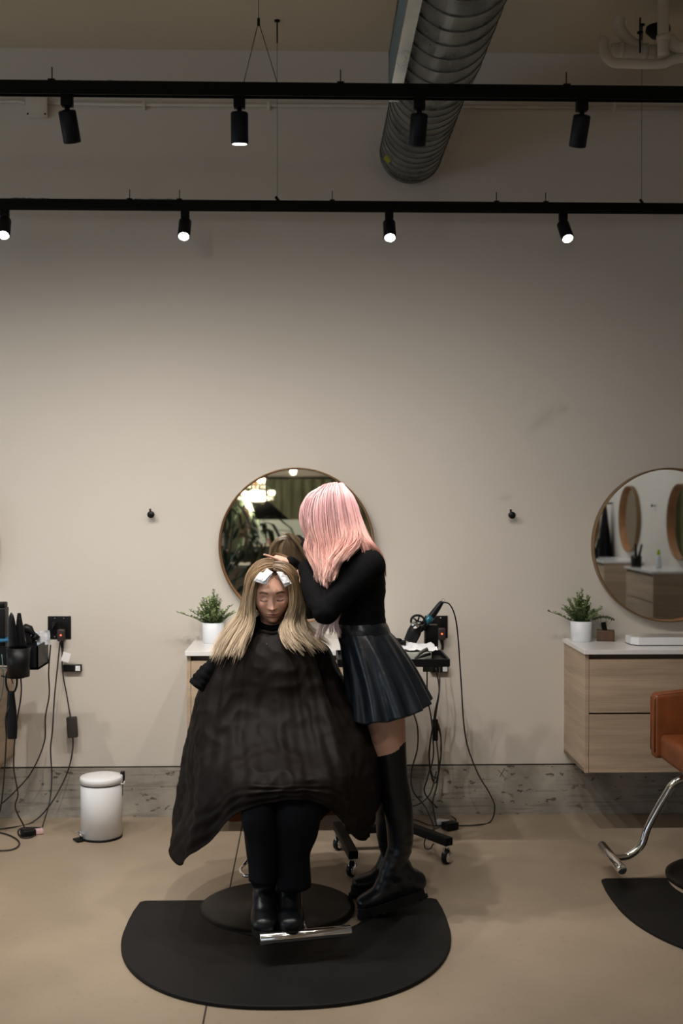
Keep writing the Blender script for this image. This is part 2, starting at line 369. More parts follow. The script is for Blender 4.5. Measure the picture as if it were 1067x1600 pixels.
# ---------------- wall smudges: faint scuffs are left in the paint
def smudge_material():
    nt = M['wall'].node_tree; b = nt.nodes['Principled BSDF']; src = b.inputs['Base Color'].links[0].from_socket
    geo = nt.nodes.new('ShaderNodeNewGeometry')
    for (px, py, rx, rz, ang, amt) in ((850, 655, .16, .055, .75, .28), (790, 778, .06, .03, .3, .22), (880, 640, .05, .03, .6, .25)):
        c = W(px, py, 0)
        mp = nt.nodes.new('ShaderNodeMapping'); mp.vector_type = 'TEXTURE'
        mp.inputs['Location'].default_value = (c[0], 0, c[2]); mp.inputs['Rotation'].default_value = (0, -ang, 0); mp.inputs['Scale'].default_value = (rx, 0.2, rz)
        nt.links.new(geo.outputs['Position'], mp.inputs[0])
        nz = nt.nodes.new('ShaderNodeTexNoise'); nz.inputs['Scale'].default_value = 1.6; nt.links.new(mp.outputs[0], nz.inputs['Vector'])
        vm = nt.nodes.new('ShaderNodeVectorMath'); vm.operation = 'LENGTH'; nt.links.new(mp.outputs[0], vm.inputs[0])
        ad = nt.nodes.new('ShaderNodeMath'); ad.operation = 'ADD'; nt.links.new(vm.outputs['Value'], ad.inputs[0]); nt.links.new(nz.outputs['Fac'], ad.inputs[1])
        mr = nt.nodes.new('ShaderNodeMapRange'); mr.interpolation_type = 'SMOOTHSTEP'
        mr.inputs['From Min'].default_value = 1.6; mr.inputs['From Max'].default_value = 0.4; mr.inputs['To Max'].default_value = amt
        nt.links.new(ad.outputs[0], mr.inputs[0])
        mx = nt.nodes.new('ShaderNodeMix'); mx.data_type = 'RGBA'; nt.links.new(mr.outputs[0], mx.inputs[0]); nt.links.new(src, mx.inputs[6])
        mx.inputs[7].default_value = (0.27, 0.23, 0.19, 1); src = mx.outputs[2]
    nt.links.new(src, b.inputs['Base Color'])
smudge_material()
p = W(784, 1209, -0.0125)
mk('crack_mark', [tube([p + [-.02, 0, .02], p + [.015, 0, -.02]], .0015, seg=5), tube([p + [.015, 0, .03], p + [-.01, 0, -.015]], .0015, seg=5)], 'joint', tag=('small dark cross scratched in the concrete kerb', 'mark'))

# ================================================================== CEILING THINGS
ZT = 3.08                                               # height of the light tracks
Y1, Y2 = -0.38, -1.965
def track(y, label):
    t = thing('light_track', label, 'light track', (0.3, y, ZT), group='ceiling light tracks')
    L, R = -3.2, 3.6
    mk('rail', [box(L, R, y - .018, y - .012, ZT - .024, ZT + .024, .002), box(L, R, y + .012, y + .018, ZT - .024, ZT + .024, .002), box(L, R, y - .014, y + .014, ZT + .002, ZT + .022)], 'track', t, smooth=False)
    mk('conductor', box(L, R, y - .011, y + .011, ZT - .004, ZT + .001), 'seam', t, smooth=False)
    return t
t1 = track(Y1, 'black light track nearer the wall with four lit spotlights')
t2 = track(Y2, 'black light track higher in view and nearer the room, below the duct')
def stub(px, y, t):
    p = W(px, 0, y); mk('clip', [cyl((p[0], y, ZT + .018), (p[0], y, ZT + .075), .0022, 6), box(p[0] - .012, p[0] + .012, y - .015, y + .015, ZT + .022, ZT + .03)], 'blackm', t)
for px in (202, 280, 519, 776, 853): stub(px, Y1, t1)
for px in (81, 532, 885): stub(px, Y2, t2)
def tape(px0, px1, y, t):
    a, b = W(px0, 0, y)[0], W(px1, 0, y)[0]; n = 14; V = []; F = []
    for i in range(n + 1):
        x = a + (b - a) * i / n; h = .028 + .006 * random.random()
        V += [(x, y - .02, ZT + .02), (x, y, ZT + h), (x, y + .02, ZT + .02)]
    for i in range(n):
        for j in range(2): F.append((i * 3 + j, i * 3 + j + 1, i * 3 + j + 4, i * 3 + j + 3))
    mk('tape_strip', (V, F), 'grille', t)
tape(95, 178, Y2, t2); tape(15, 75, Y1, t1); tape(210, 270, Y1, t1)

def spot(px, y, aim, lit, watt, label, group, angle=120, blend=1.0, col=SPOT_COL):
    x = W(px, 200, y)[0]
    t = thing('track_spotlight', label, 'spotlight', (x, y, ZT - .024), group=group)
    mk('adapter', box(x - .020, x + .020, y - .017, y + .017, ZT - .062, ZT - .022, .003), 'track', t)
    aim = np.array(aim, float); aim /= np.linalg.norm(aim)
    j = np.array([x, y, ZT - .070]); c0 = j - [0, 0, .012]
    mk('stem', [cyl((x, y, ZT - .06), (x, y, ZT - .092), .009, 10), cyl((x - .014, y, ZT - .082), (x + .014, y, ZT - .082), .009, 10)], 'track', t)
    top = c0 - aim * .006; bot = top + aim * .108; r = .0305
    mk('housing', tube([top, top + aim * .004, bot - aim * .003, bot], [r - .004, r, r, r - .002], seg=28, caps=True), 'spot', t)
    lens = tube([bot - aim * .002, bot + aim * .0002], [r - .0055, r - .0055], seg=24)
    mk('lens', lens, 'lens' if lit else 'black', t, label='glowing white lens' if lit else None)
    if watt:
        l = bpy.data.lights.new('spot_beam', 'SPOT'); l.energy = watt; l.spot_size = math.radians(angle); l.spot_blend = blend
        l.color = col; l.shadow_soft_size = 0.025
        o = bpy.data.objects.new('spot_beam', l); C.objects.link(o); o.parent = t
        o.location = Vector(bot + aim * .01) - t.location
        o.rotation_euler = Vector(aim).to_track_quat('-Z', 'Y').to_euler()
for px, dx, lab in ((7, .1, 'black spotlight at the far left end of the wall-side track, lens glowing'), (289, .0, 'glowing spotlight on the wall-side track above the wall hook left of the mirror'),
                    (608, .0, 'glowing spotlight on the wall-side track just below the duct end'), (880, .10, 'glowing spotlight on the wall-side track, tilted to the right')):
    spot(px, Y1, (dx, -0.62, -0.85), True, FAR_W, lab, 'spotlights on the wall-side track', 75)
for px, ax, ay, lit, lab in ((105, .10, .42, False, 'black spotlight hanging tilted beside the cream junction box'), (374, -.0, .13, True, 'straight black spotlight under the V-shaped hanging cable'),
                    (655, -.04, .42, False, 'black spotlight hanging in front of the steel duct'), (909, -.06, .45, False, 'black spotlight right of the duct on the nearer track')):
    spot(px, Y2, (ax, ay * 1.15, -1), True, NEAR_W * {105: 1.25, 374: 1.1, 655: .75, 909: .36}[px], lab, 'spotlights on the nearer track', 142)

for px, lab in ((-165, 'black spotlight added on the nearer track, unseen beyond the left edge'), (-435, 'black spotlight added on the nearer track, unseen farthest left beyond the edge')):  # unseen spots added to brighten the left part of the wall
    spot(px, Y2, (.05, .42, -1), True, NEAR_W, lab, 'spotlights on the nearer track', 142)
Y3 = -3.9
t3 = track(Y3, 'black light track added above the camera, out of view')  # unseen track, added for frontal light on the client's face
for px, ax, wt in ((-700, .25, 1.3), (260, -.03, 2.2), (1300, -.1, .05)):
    spot(px, Y3, (ax, .95, -.8), True, FRONT_W * wt, 'black spotlight added for front light on the track above the camera, ' + {-700: 'left', 260: 'middle', 1300: 'right'}[px], 'added spotlights above the camera', 70)

ts = thing('light_track', 'black light track added along the side wall stations', 'light track', (2.5, -8.4, ZT), group='ceiling light tracks')  # added track; its cool spots brighten the side wall in the mirror
mk('rail', box(2.482, 2.518, -11.2, -5.6, ZT - .024, ZT + .024, .002), 'track', ts, smooth=False)
for yy in (-6.3, -8.2, -10.1):
    o = [q for q in C.objects if q.name == 'track_spotlight'][0]
    n = dup(o, (2.5, yy, ZT - .024), label='black spotlight added on the side wall track, ' + {-6.3: 'nearest', -8.2: 'middle', -10.1: 'farthest'}[yy], group='added spotlights of the side wall')
    for ch in n.children:
        if ch.type == 'LIGHT':
            ch.data = ch.data.copy(); ch.data.energy = 65; ch.data.color = (.95, .97, 1); ch.data.spot_size = math.radians(120); ch.rotation_euler = Vector((.8, 0, -1)).to_track_quat('-Z', 'Y').to_euler()

# cables that hold the tracks
def cable_hanger(label, pts, r=0.0016, extra=None):
    t = thing('suspension_cable', label, 'cable', tuple(pts[0][-1]), group='track suspension cables')
    mk('wire', [tube(p, r, seg=6) for p in pts], 'seam', t)
    if extra:
        for nme, vf in extra: mk(nme, vf, 'blackm', t)
ap = W(404, 34, Y2); ap_up = ap.copy(); ap_up[2] = ZC
e1, e2 = W(380, 133, Y2), W(434, 133, Y2)
cable_hanger('V-shaped steel cable holding the nearer light track', [np.array([ap_up, ap]), np.array([ap, [e1[0], Y2, ZT + .02]]), np.array([ap, [e2[0], Y2, ZT + .02]])],
             extra=[('ferrule', cyl(ap + [0, 0, .012], ap - [0, 0, .014], .005, 8))])
for px, lab in ((433, 'long thin cable from a ceiling anchor to the wall-side track, left of the duct'), (1003, 'long thin cable from the ceiling pipes to the wall-side track')):
    tp = W(px, 48, Y1); tp[2] = ZC; bt = tp.copy(); bt[2] = ZT + .03
    cable_hanger(lab, [np.array([tp, bt])], .0013, extra=[('anchor', cyl(tp, tp - [0, 0, .006], .014, 12)), ('rod', cyl(tp, tp - [0, 0, .11], .0035, 8)), ('clamp', cyl(bt + [-.008, 0, .015], bt + [.012, 0, -.012], .007, 8))])

# ---------------- spiral duct
dx_, dz_, dr = W(642, 241, -0.1)[0], 3.43, .157
dt = thing('spiral_duct', 'galvanised spiral steel air duct running under the ceiling toward the wall', 'duct', (dx_, -4, dz_))
mk('duct_body', [tube([(dx_, -12.5, dz_), (dx_, -2.0, dz_), (dx_, -0.10, dz_)], dr, seg=64)], 'galv', dt)
mk('coupling', tube([(dx_, -1.32, dz_), (dx_, -1.30, dz_), (dx_, -12.4, dz_)], [dr, dr + .012, dr + .012], seg=64, caps=False), 'galv', dt)
def helix(r, y0, y1, pitch, rr):
    n = int(abs(y1 - y0) / pitch * 40); tt = np.linspace(0, 1, n); a = tt * abs(y1 - y0) / pitch * 2 * PI
    return tube(np.stack([dx_ + r * np.cos(a), y0 + (y1 - y0) * tt, dz_ + r * np.sin(a)], -1), rr, seg=5)
mk('spiral_seam', [helix(dr + .001, -0.12, -1.3, .085, .0028), helix(dr + .013, -1.32, -4.0, .125, .003)], 'seam', dt)
mk('end_ring', tube([(dx_, -.125, dz_), (dx_, -.10, dz_)], dr + .004, seg=64), 'seam', dt)
s = W(605, 247, -.4); aa = math.radians(232)
mk('sticker', xf(box(-.018, .018, -.0012, .0012, -.018, .018), rotm('Z', 0) @ rotm('Y', PI / 4), (dx_ + (dr + .002) * math.cos(math.radians(215)), -.30, dz_ + (dr + .002) * math.sin(math.radians(215)))), 'yellow', dt, smooth=False, label='small yellow diamond sticker')
# register on the duct's left flank
def reg_pt(y, z, out): return np.array([dx_ - dr - out, y, dz_ + z])
rg = thing('air_register', 'blue-grey louvred air register on the left flank of the duct', 'air register', (dx_ - dr - .02, -1.6, dz_))
mk('register_frame', [box(dx_ - dr - .035, dx_ - dr + .03, -2.25, -2.22, dz_ - .12, dz_ + .07), box(dx_ - dr - .035, dx_ - dr + .03, -1.25, -1.22, dz_ - .12, dz_ + .07),
                      box(dx_ - dr - .035, dx_ - dr + .012, -2.25, -1.22, dz_ - .130, dz_ - .115), box(dx_ - dr - .035, dx_ - dr + .03, -2.25, -1.22, dz_ + .065, dz_ + .085)], 'galv', rg, smooth=False)
for i in range(11):
    z = dz_ - .10 + i * .0155
    mk('louvre', xf(box(-.010, .010, -2.22, -1.25, -.0015, .0015), rotm('Y', .6), (dx_ - dr - .022, 0, z)), 'grille', rg, smooth=False)

# ---------------- white pipes, upper right
YP = -0.75
pt = thing('ceiling_pipes', 'cluster of white insulated pipes with elbows at the upper right ceiling', 'pipes', tuple(W(1010, 80, YP)))
def wp(path, r, y=YP): return stube([W(a, b, y + (c[0] if c else 0)) for a, b, *c in path], r, 40, 14)
mk('pipe', wp([(944, 60), (942, 68), (945, 84), (955, 96), (970, 99), (1010, 100), (1036, 99), (1052, 93), (1090, 86)], .022), 'whitep', pt)
mk('pipe', wp([(956, 79), (1000, 80), (1040, 83), (1100, 84)], .032, YP + .06), 'whitep', pt)
mk('pipe', wp([(968, 28), (967, 40), (974, 54), (986, 66), (1000, 72)], .026, YP + .05), 'whitep', pt)
mk('pipe', wp([(1036, -30), (1036, 30), (1036, 86)], .026, YP - .06), 'whitep', pt)
mk('pipe', wp([(1044, 60), (1056, 72), (1075, 73), (1100, 72)], .028, YP - .02), 'whitep', pt)
for px, py in ((1036, 60), (970, 79), (1007, 80), (1020, 82)):
    p = W(px, py, YP + (.06 if px != 1036 else -.06)); ax = np.array([.012, 0, 0]) if px != 1036 else np.array([0, 0, .012])
    mk('coupling', cyl(p - ax, p + ax, .036 if px != 1036 else .031, 18), 'whitep', pt)
p = W(1028, 42, YP + .15); q = W(1000, 62, YP)
mk('escutcheon', lathe([(.0, 0), (.055, 0), (.058, -.02), (.03, -.05)], 24, p), 'blackm', pt)
mk('hanger', [cyl(q + [0, 0, .10], q - [0, 0, .06], .004, 8), cyl(q + [0, 0, .035], q + [0, 0, .029], .014, 12)], 'blackm', pt)

# ================================================================== STATIONS
CD = .48
def make_vanity():
    t = thing('vanity_cabinet', '', 'cabinet', (0, 0, 0), group='wall-hung oak vanity cabinets')
    h, z0, z1, d = .5, .323, .902, .465
    mk('body', [box(-h, h, -d + .02, 0, z0, z0 + .018), box(-h + .018, h - .018, -.02, 0, z0 + .018, z1)], 'oak', t, smooth=False, local=True)
    for s_ in (-1, 1): mk('side_panel', box(min(s_ * h, s_ * (h - .018)), max(s_ * h, s_ * (h - .018)), -d, 0, z0, z1, .001), 'oak', t, smooth=False, local=True)
    mk('rail', box(-h + .018, h - .018, -d + .03, -d + .045, z1 - .03, z1), 'shadowgap', t, smooth=False, local=True)
    for za, zb in ((z0 + .002, .608), (.616, z1 - .026)):
        mk('drawer', [box(-h + .020, h - .020, -d, -d + .018, za, zb, .001), box(-h + .03, h - .03, -d + .018, -.03, za + .01, zb - .03)], 'oak', t, smooth=False, local=True)
    return t
def make_top():
    t = mk('worktop', box(-.508, .508, -.485, 0, .902, .924, .002), 'quartz', None, smooth=False, local=True, tag=('', 'worktop', 'white worktops on the vanities'))
    return t
def make_mirror():
    t = thing('round_mirror', '', 'mirror', (0, 0, 0), group='round wood-rimmed mirrors'); R, d, th = .403, .052, .007
    prof = [(R - th, -.004), (R - th, -d), (R - th * .5, -d - .001), (R, -d), (R, 0), (R - th, 0)]
    mk('rim', (lambda vf: (vf[0], [f for f in vf[1] if len(f) == 4]))(lathe(prof, 128, (0, 0, 0), 'y')), 'rim', t, smooth=False, local=True)
    mk('rim_edge', lathe([(R - th - .0005, -d + .002), (R - th * .8, -d - .003), (R - .001, -d - .003), (R + .0008, -d + .004), (R + .0008, -.001)], 128, (0, 0, 0), 'y')[0:1] + ([f for f in grid_faces(5, 128) if len(f) == 4],), 'rimedge', t, local=True)
    mk('mirror_glass', lathe([(R - th - .0002, -.008), (R - th - .0002, -.004)], 128, (0, 0, 0), 'y'), 'mirror', t, smooth=False, local=True)
    return t
van, top, mir = make_vanity(), make_top(), make_mirror()
xc = [-2.035, -0.095, 1.83]; zm = 1.413
xm = [-2.013, W(463.3, 852, -.03)[0], W(1045, 852, -.03)[0]]
van.location = (xc[1], 0, 0); van['label'] = 'oak two-drawer cabinet on the wall behind the seated client'
top.location = (xc[1], 0, 0); top['label'] = 'white worktop behind the seated client, under the central mirror'
mir.location = (xm[1], 0, zm); mir['label'] = 'round mirror behind the two women, reflecting a chandelier'
dup(van, (xc[2], 0, 0), label='oak two-drawer cabinet at the right, behind the cognac chair'); dup(van, (xc[0], 0, 0), label='oak cabinet cut by the left edge, with tools and cords')
dup(top, (xc[2], 0, 0), label='white worktop at the right carrying a plant and a wood block'); dup(top, (xc[0], 0, 0), label='white worktop at the left edge with black tools')
dup(mir, (xm[2], 0, zm), label='round mirror at the right edge reflecting a row of mirrors'); dup(mir, (xm[0], 0, zm), label='round mirror of which only a sliver shows at the left edge')
for i, yy in enumerate((-5.97, -7.91, -9.85)):
    where = ('nearest', 'second', 'farthest')[i] + ' from the mirror wall'
    dup(van, (XR, yy, 0), -PI / 2, 'oak cabinet on the side wall, seen in the right mirror, ' + where)
    dup(top, (XR, yy, 0), -PI / 2, 'white worktop on the side wall, seen reflected, ' + where)
    dup(mir, (XR, yy, zm), -PI / 2, 'round mirror on the side wall, seen reflected, ' + where)

# ---------------- hooks
def hook(px, py, label):
    p = W(px, py, -.03)
    t = thing('wall_hook', label, 'hook', (p[0], 0, p[2]), group='black wall hooks')
    mk('back_plate', lathe([(0.001, 0), (.014, 0), (.014, -.006), (.001, -.006)], 20, (p[0], 0, p[2]), 'y'), 'black', t)
    mk('arm', cyl((p[0], -.004, p[2]), (p[0], -.035, p[2]), .006, 12), 'black', t)
    mk('knob', lathe([(.001, -.034), (.016, -.034), (.0185, -.038), (.0185, -.042), (.016, -.046), (.001, -.046)], 28, (p[0], 0, p[2]), 'y'), 'black', t)
    mk('pin', cyl((p[0] - .004, -.028, p[2] + .01), (p[0] - .005, -.028, p[2] + .031), .0055, 12, .001), 'black', t)
hook(236, 804, 'black round wall hook between the left edge and the central mirror')
hook(799.5, 805, 'black round wall hook between the central mirror and the right mirror')

# ---------------- outlets
def outlet(px, py, label, plug_lab):
    p = W(px, py, -.004); x, z = p[0], p[2]
    t = thing('wall_outlet', label, 'outlet', (x, 0, z), group='black double wall outlets')
    mk('cover_plate', box(x - .060, x + .060, -.007, 0, z - .059, z + .059, .003), 'black', t)
    for s_ in (-1, 1):
        mk('socket', [box(x + s_ * .023 - .017, x + s_ * .023 + .017, -.0095, -.006, z - .034, z + .034, .002)], 'blackm', t)
    mk('screw', [cyl((x + s_ * .023, -.009, z + q * .048), (x + s_ * .023, -.006, z + q * .048), .003, 8) for s_ in (-1, 1) for q in (-1, 1)], 'chrome', t)
    return x, z
ox1, oz1 = outlet(92.8, 980.5, 'black double outlet on the wall right of the left station', '')
ox2, oz2 = outlet(681.5, 979.5, 'black double outlet on the wall behind the hair dryer', '')
def gfci(x, z, label):
    t = thing('power_plug', label, 'plug', (x, -.03, z), group='dark plugs with a red indicator')
    mk('plug_body', box(x - .019, x + .019, -.045, -.008, z - .033, z + .030, .008, 3), mat('brown_plastic', (0.035, 0.022, 0.02), .4), t)
    mk('indicator', cyl((x, -.0455, z), (x, -.047, z), .0045, 10), 'red', t, label='small red light')
    mk('strain_relief', stube([(x, -.03, z - .03), (x + .004, -.03, z - .06), (x + .006, -.03, z - .085)], [.010, .008, .005], 8, 10), 'black', t)
gfci(W(96, 992, -.03)[0], W(96, 992, -.03)[2], 'dark plug with a red light in the left outlet')
gfci(W(690, 990, -.03)[0], W(690, 990, -.03)[2], 'dark plug with a red light in the outlet behind the trolley')
for px, lab in ((85, 'small black plug in the left socket of the left outlet'), (672, 'small black plug low in the outlet behind the trolley')):
    p = W(px, 975 if px < 100 else 1000, -.02); t = thing('small_plug', lab, 'plug', tuple(p), group='small black plugs')
    mk('plug_body', box(p[0] - .010, p[0] + .010, -.04, -.008, p[2] - .012, p[2] + .012, .005), 'black', t)
    mk('strain_relief', stube([(p[0], -.035, p[2]), (p[0] - .004, -.045, p[2] - .02)], [.007, .004], 6, 8), 'black', t)
# data brackets with a pale label
for (px, py, lab) in ((113, 1044, 'small black bracket with a pale square label under the left outlet'), (686, 1045, 'small bracket under the trolley tray beside the cords')):
    p = W(px, py, -.02); t = thing('wall_bracket', lab, 'bracket', tuple(p), group='small wall brackets')
    mk('bracket_body', box(p[0] - .047, p[0] + .047, -.028, 0, p[2] - .018, p[2] + .018, .003), 'black', t)
    mk('label_plate', box(p[0] + .018, p[0] + .042, -.0295, -.028, p[2] - .013, p[2] + .013), 'paper', t, smooth=False)

# ---------------- cords
def cord(name, label, pts, r=.0036, y=None, n=80, matn='cord', group=None, cat='cord'):
    P = catmull(WP(pts, y), n)
    mk(name, tube(P, r, seg=8), matn, None, tag=(label, cat, group))
FL = .006
def g3(px, py, z=FL):
    p = G(px, py, z); return (px, py, p[1])
cord('power_cable', 'black cord dropping straight from the left outlet to the floor loop', [(94, 1000, -.045), (90, 1040, -.05), (85, 1090, -.05), (82, 1140, -.045), (79, 1170, -.04), (81, 1215, -.05), (77, 1255, -.10), g3(66, 1292)], group='cords by the left station')
cord('power_cable', 'black cord from the left outlet ending in the adapter brick', [(97, 1012, -.045), (98, 1050, -.05), (104, 1085, -.05), (110, 1120, -.05)], group='cords by the left station')
cord('power_cable', 'black cord from the adapter brick curving to the left floor', [(114, 1150, -.05), (113, 1175, -.05), (104, 1210, -.06), (80, 1255, -.12), g3(50, 1285), g3(10, 1294), g3(-30, 1297)], group='cords by the left station')
cord('power_cable', 'black cord from the tool holder swinging left above the floor', [(79, 1008, -.40), (76, 1050, -.30), (77, 1085, -.28), (71, 1120, -.25), (69, 1160, -.2), (50, 1205, -.15), (25, 1235, -.12), (0, 1258, -.10), (-20, 1275, -.08)], group='cords by the left station')
cord('power_cable', 'black cord hanging below the cylinder holder in a slow S', [(32, 1050, -.50), (33, 1085, -.50), (26, 1130, -.45), (22, 1170, -.40), (22, 1205, -.35), (28, 1240, -.30), (24, 1262, -.28), g3(38, 1292)], group='cords by the left station')
cord('power_cable', 'black cord hanging from the flat iron case at the left edge', [(10, 1150, -.50), (8, 1190, -.45), (5, 1230, -.40), (1, 1262, -.30), (-4, 1280, -.25)], group='cords by the left station')
cord('power_cable', 'black cord arching from the left curling iron tip', [(18, 962, -.46), (14, 975, -.50), (14, 1010, -.56), (16, 1050, -.56), (20, 1068, -.54)], r=.003, group='cords by the left station')
cord('power_cable', 'pale grey cord looping at the left edge beside the towel bar', [(-4, 1010, -.52), (3, 1025, -.56), (5, 1060, -.56), (3, 1085, -.55), (-4, 1105, -.52)], r=.003, matn='grille', group='cords by the left station')
cord('power_cable', 'flat loop of cord lying on the floor at the left edge', [g3(-12, 1298), g3(12, 1304), g3(27, 1312), g3(30, 1320), g3(20, 1327), g3(0, 1329), g3(-20, 1328)], group='cords by the left station')
cord('power_cable', 'cord coiled around the plug with the pink tag on the floor', [g3(60, 1300), g3(48, 1308), g3(34, 1308), g3(28, 1300), g3(34, 1294, .015), g3(48, 1293), g3(64, 1293)], group='cords by the left station')
cord('power_cable', 'long black cord arching off the hair dryer and down to the floor', [(692, 941, -.56), (702, 944, -.55), (710, 960, -.52), (715, 990, -.45), (720, 1060, -.35), (727, 1150, -.25), (745, 1205, -.20), (765, 1240, -.2), (773, 1262, -.22), g3(766, 1284), g3(745, 1289), g3(714, 1290)], group='cords by the dryer')
cord('power_cable', 'black cord from the red-light plug down to the coil bundle', [(690, 1008, -.04), (687, 1040, -.08), (686, 1080, -.12), (679, 1115, -.14), (677, 1150, -.15)], group='cords by the dryer')
cord('power_cable', 'thin black cord at the left of the cords under the tray', [(667, 1040, -.3), (668, 1090, -.3), (674, 1125, -.25), (677, 1180, -.2), (668, 1215, -.2), (664, 1240, -.2), g3(690, 1268), g3(712, 1280), g3(700, 1290)], group='cords by the dryer')
cord('power_cable', 'black cord twisting through the middle of the coil bundle', [(681, 1044, -.2), (686, 1080, -.2), (680, 1130, -.18), (685, 1190, -.18), (683, 1225, -.16), (676, 1255, -.2), g3(682, 1290)], group='cords by the dryer')
cord('power_cable', 'black cord emerging below the skirt beside the tall boots', [(644, 1108, -.5), (652, 1135, -.45), (652, 1170, -.4), (643, 1205, -.35), (645, 1235, -.32), (665, 1262, -.35), (677, 1290, -.5), (679, 1312, -.7)], group='cords by the dryer')
cord('power_cable', 'cord sweeping behind the boots to the plug block', [(634, 1262, -.25), (655, 1256, -.2), (672, 1240, -.18), (682, 1205, -.18)], r=.003, group='cords by the dryer')
cord('power_cable', 'low cord behind the boots reaching the plug block on the floor', [g3(630, 1276), g3(655, 1283), g3(675, 1290), g3(700, 1288)], r=.003, group='cords by the dryer')
cord('power_cable', 'small cord loop hanging below the trolley leg', [(692, 1290, -.3), (674, 1298, -.5), (664, 1312, -.66), (664, 1325, -.68), (672, 1326, -.7), (677, 1318, -.7)], r=.003, group='cords by the dryer')
# coiled spare length
P = []
cc_ = W(680, 1180, -.17)
for k in range(150):
    a = k / 150 * 2 * PI * 3.5; P.append(cc_ + [0.028 * math.cos(a) * (1 + .15 * math.sin(k * .3)), .012 * math.sin(a * .5), .02 + .15 * math.sin(a) * (1 + .1 * math.cos(k * .21))])
mk('coiled_cable', tube(P, .0032, seg=7), 'cord', None, tag=('black cord gathered in long upright loops under the tray', 'cord'))
p = W(679.5, 1140, -.16)
mk('power_adapter', box(p[0] - .014, p[0] + .014, -.18, -.15, p[2] - .055, p[2] + .055, .006), 'black', None, tag=('slim dark inline switch on the cords under the tray', 'adapter', 'cord adapters'))
p = W(113, 1136, -.06)
mk('power_adapter', xf(box(-.026, .026, -.016, .016, -.053, .053, .006), rotm('Y', -.07), p), mat('adapter_brown', (0.03, 0.024, 0.02), .5), None, tag=('dark adapter brick hanging on the cord by the left outlet', 'adapter', 'cord adapters'))
p = G(703, 1290, .02)
t = thing('plug_block', 'dark plug block with a white side lying on the floor under the outlet', 'plug', (p[0], p[1], 0))
mk('plug_body', xf(box(-.035, .035, -.028, .028, -.018, .018, .005), rotm('Z', .5), (p[0], p[1], .020)), 'black', t)
q = G(692, 1283, .02); mk('plug_label', xf(box(-.032, .032, -.02, .02, -.012, .012, .003), rotm('Z', -.4), (q[0], q[1], .014)), 'paper', t)
p = G(44, 1300, .02)
t = thing('floor_plug', 'black plug with a pink and white tag lying on the floor at left', 'plug', (p[0], p[1], 0))
mk('plug_body', xf(box(-.034, .034, -.026, .026, -.016, .016, .008, 3), rotm('Z', .5), (p[0], p[1], .018)), 'black', t)
q = G(58, 1297, .02); mk('tag', xf(box(-.028, .028, -.018, .018, -.011, .011, .003), rotm('Z', .5), (q[0], q[1], .013)), mat('pink_tag', (0.62, 0.42, 0.42), .6, var=.2, vscale=60), t)
for (px, py, sx, sz, rot, lab) in ((103, 1027, .020, .024, .3, 'small white paper tag hanging on the cord under the left outlet'),):
    p = W(px, py, -.055); mk('cord_tag', xf(box(-sx, sx, -.001, .001, -sz, sz), rotm('Y', rot), p), 'paper', None, smooth=False, tag=(lab, 'tag'))

# ---------------- left station tools
p = W(5, 962, -.33); z = .924
t = thing('dark_bottle', 'tall black box-shaped bottle standing on the left worktop', 'bottle', (p[0] - .02, -.33, z))
mk('bottle_body', box(p[0] - .055, p[0] + .018, -.37, -.29, z, z + .20, .006), 'black', t)
mk('cap', box(p[0] - .050, p[0] + .014, -.365, -.295, z + .20, z + .225, .006), 'blackm', t)
mk('blue_pack', xf(box(-.07, .07, -.03, .03, -.006, .006, .003), rotm('Z', .3) @ rotm('X', .15), W(8, 999, -.36) + [0, 0, .0]), 'blue', None, tag=('flat blue packet lying on the left worktop', 'packet'))
# tool holder clamped to the end of the worktop
hx = W(30, 1030, -.53)[0]; hz = W(30, 1009, -.53)[2]
t = thing('tool_holder', 'black styling-tool holder with a round cup at the left station', 'tool holder', (hx, -.5, hz - .13))
def cup(c, r, h, hole=True):
    return lathe([(r * .75, 0), (r * .9, 0), (r, h), (r * .9, h), (r * .8, h * .08), (.001, h * .07)], 28, c)
mk('cup', cup((W(29, 1040, -.60)[0], -.60, hz - .135), .056, .135), 'black', t)
mk('tray', [box(hx - .09, hx + .095, -.56, -.34, hz - .11, hz - .10), box(hx - .09, hx + .095, -.56, -.552, hz - .11, hz), box(hx + .088, hx + .095, -.56, -.34, hz - .11, hz + .004), box(hx - .09, hx + .095, -.348, -.34, hz - .11, hz)], 'black', t, smooth=False)
mk('loop', [stube([W(2, 1056, -.6), W(20, 1060, -.6), W(38, 1058, -.6), W(30, 1052, -.56)], .0035, 16, 8)], 'blackm', t)
p = W(10, 1041, -.56); mk('towel_bar', [cyl(p - [.25, 0, 0], p + [.048, 0, 0], .006, 12, .001), cyl(p - [.25, 0, .012], p + [.035, 0, -.012], .004, 12, .001)], 'chrome', None, tag=('double chrome towel bar on the front of the left station', 'towel bar'))
for (path, rad, lab) in (([(22, 1012, -.6), (20, 990, -.6), (18, 965, -.6), (17.5, 957, -.6)], [.020, .021, .013, .002], 'black curling iron with a pointed tip in the round cup'),
                         ([(34, 1012, -.585), (31, 985, -.585), (30, 965, -.585), (30, 958, -.585)], [.021, .020, .011, .008], 'black curling iron with a blunt tip beside the pointed one')):
    P = WP(path); t = thing('curling_iron', lab, 'curling iron', tuple(P[0]), group='irons in the left holder')
    mk('barrel', stube(P, rad, 20, 16, ref=(0, 1, 0), rb=[r * .7 for r in rad]), 'black', t)
    mk('clamp', stube(P[:3] + [.004, -.012, 0], [.008, .009, .006], 12, 8), 'blackm', t)
P = WP([(38, 990, -.47), (44, 985, -.46), (52, 990, -.45)]);
t = thing('hair_dryer', 'black hair dryer lying head up in the left holder tray', 'hair dryer', tuple(P[1]), group='black hair dryers')
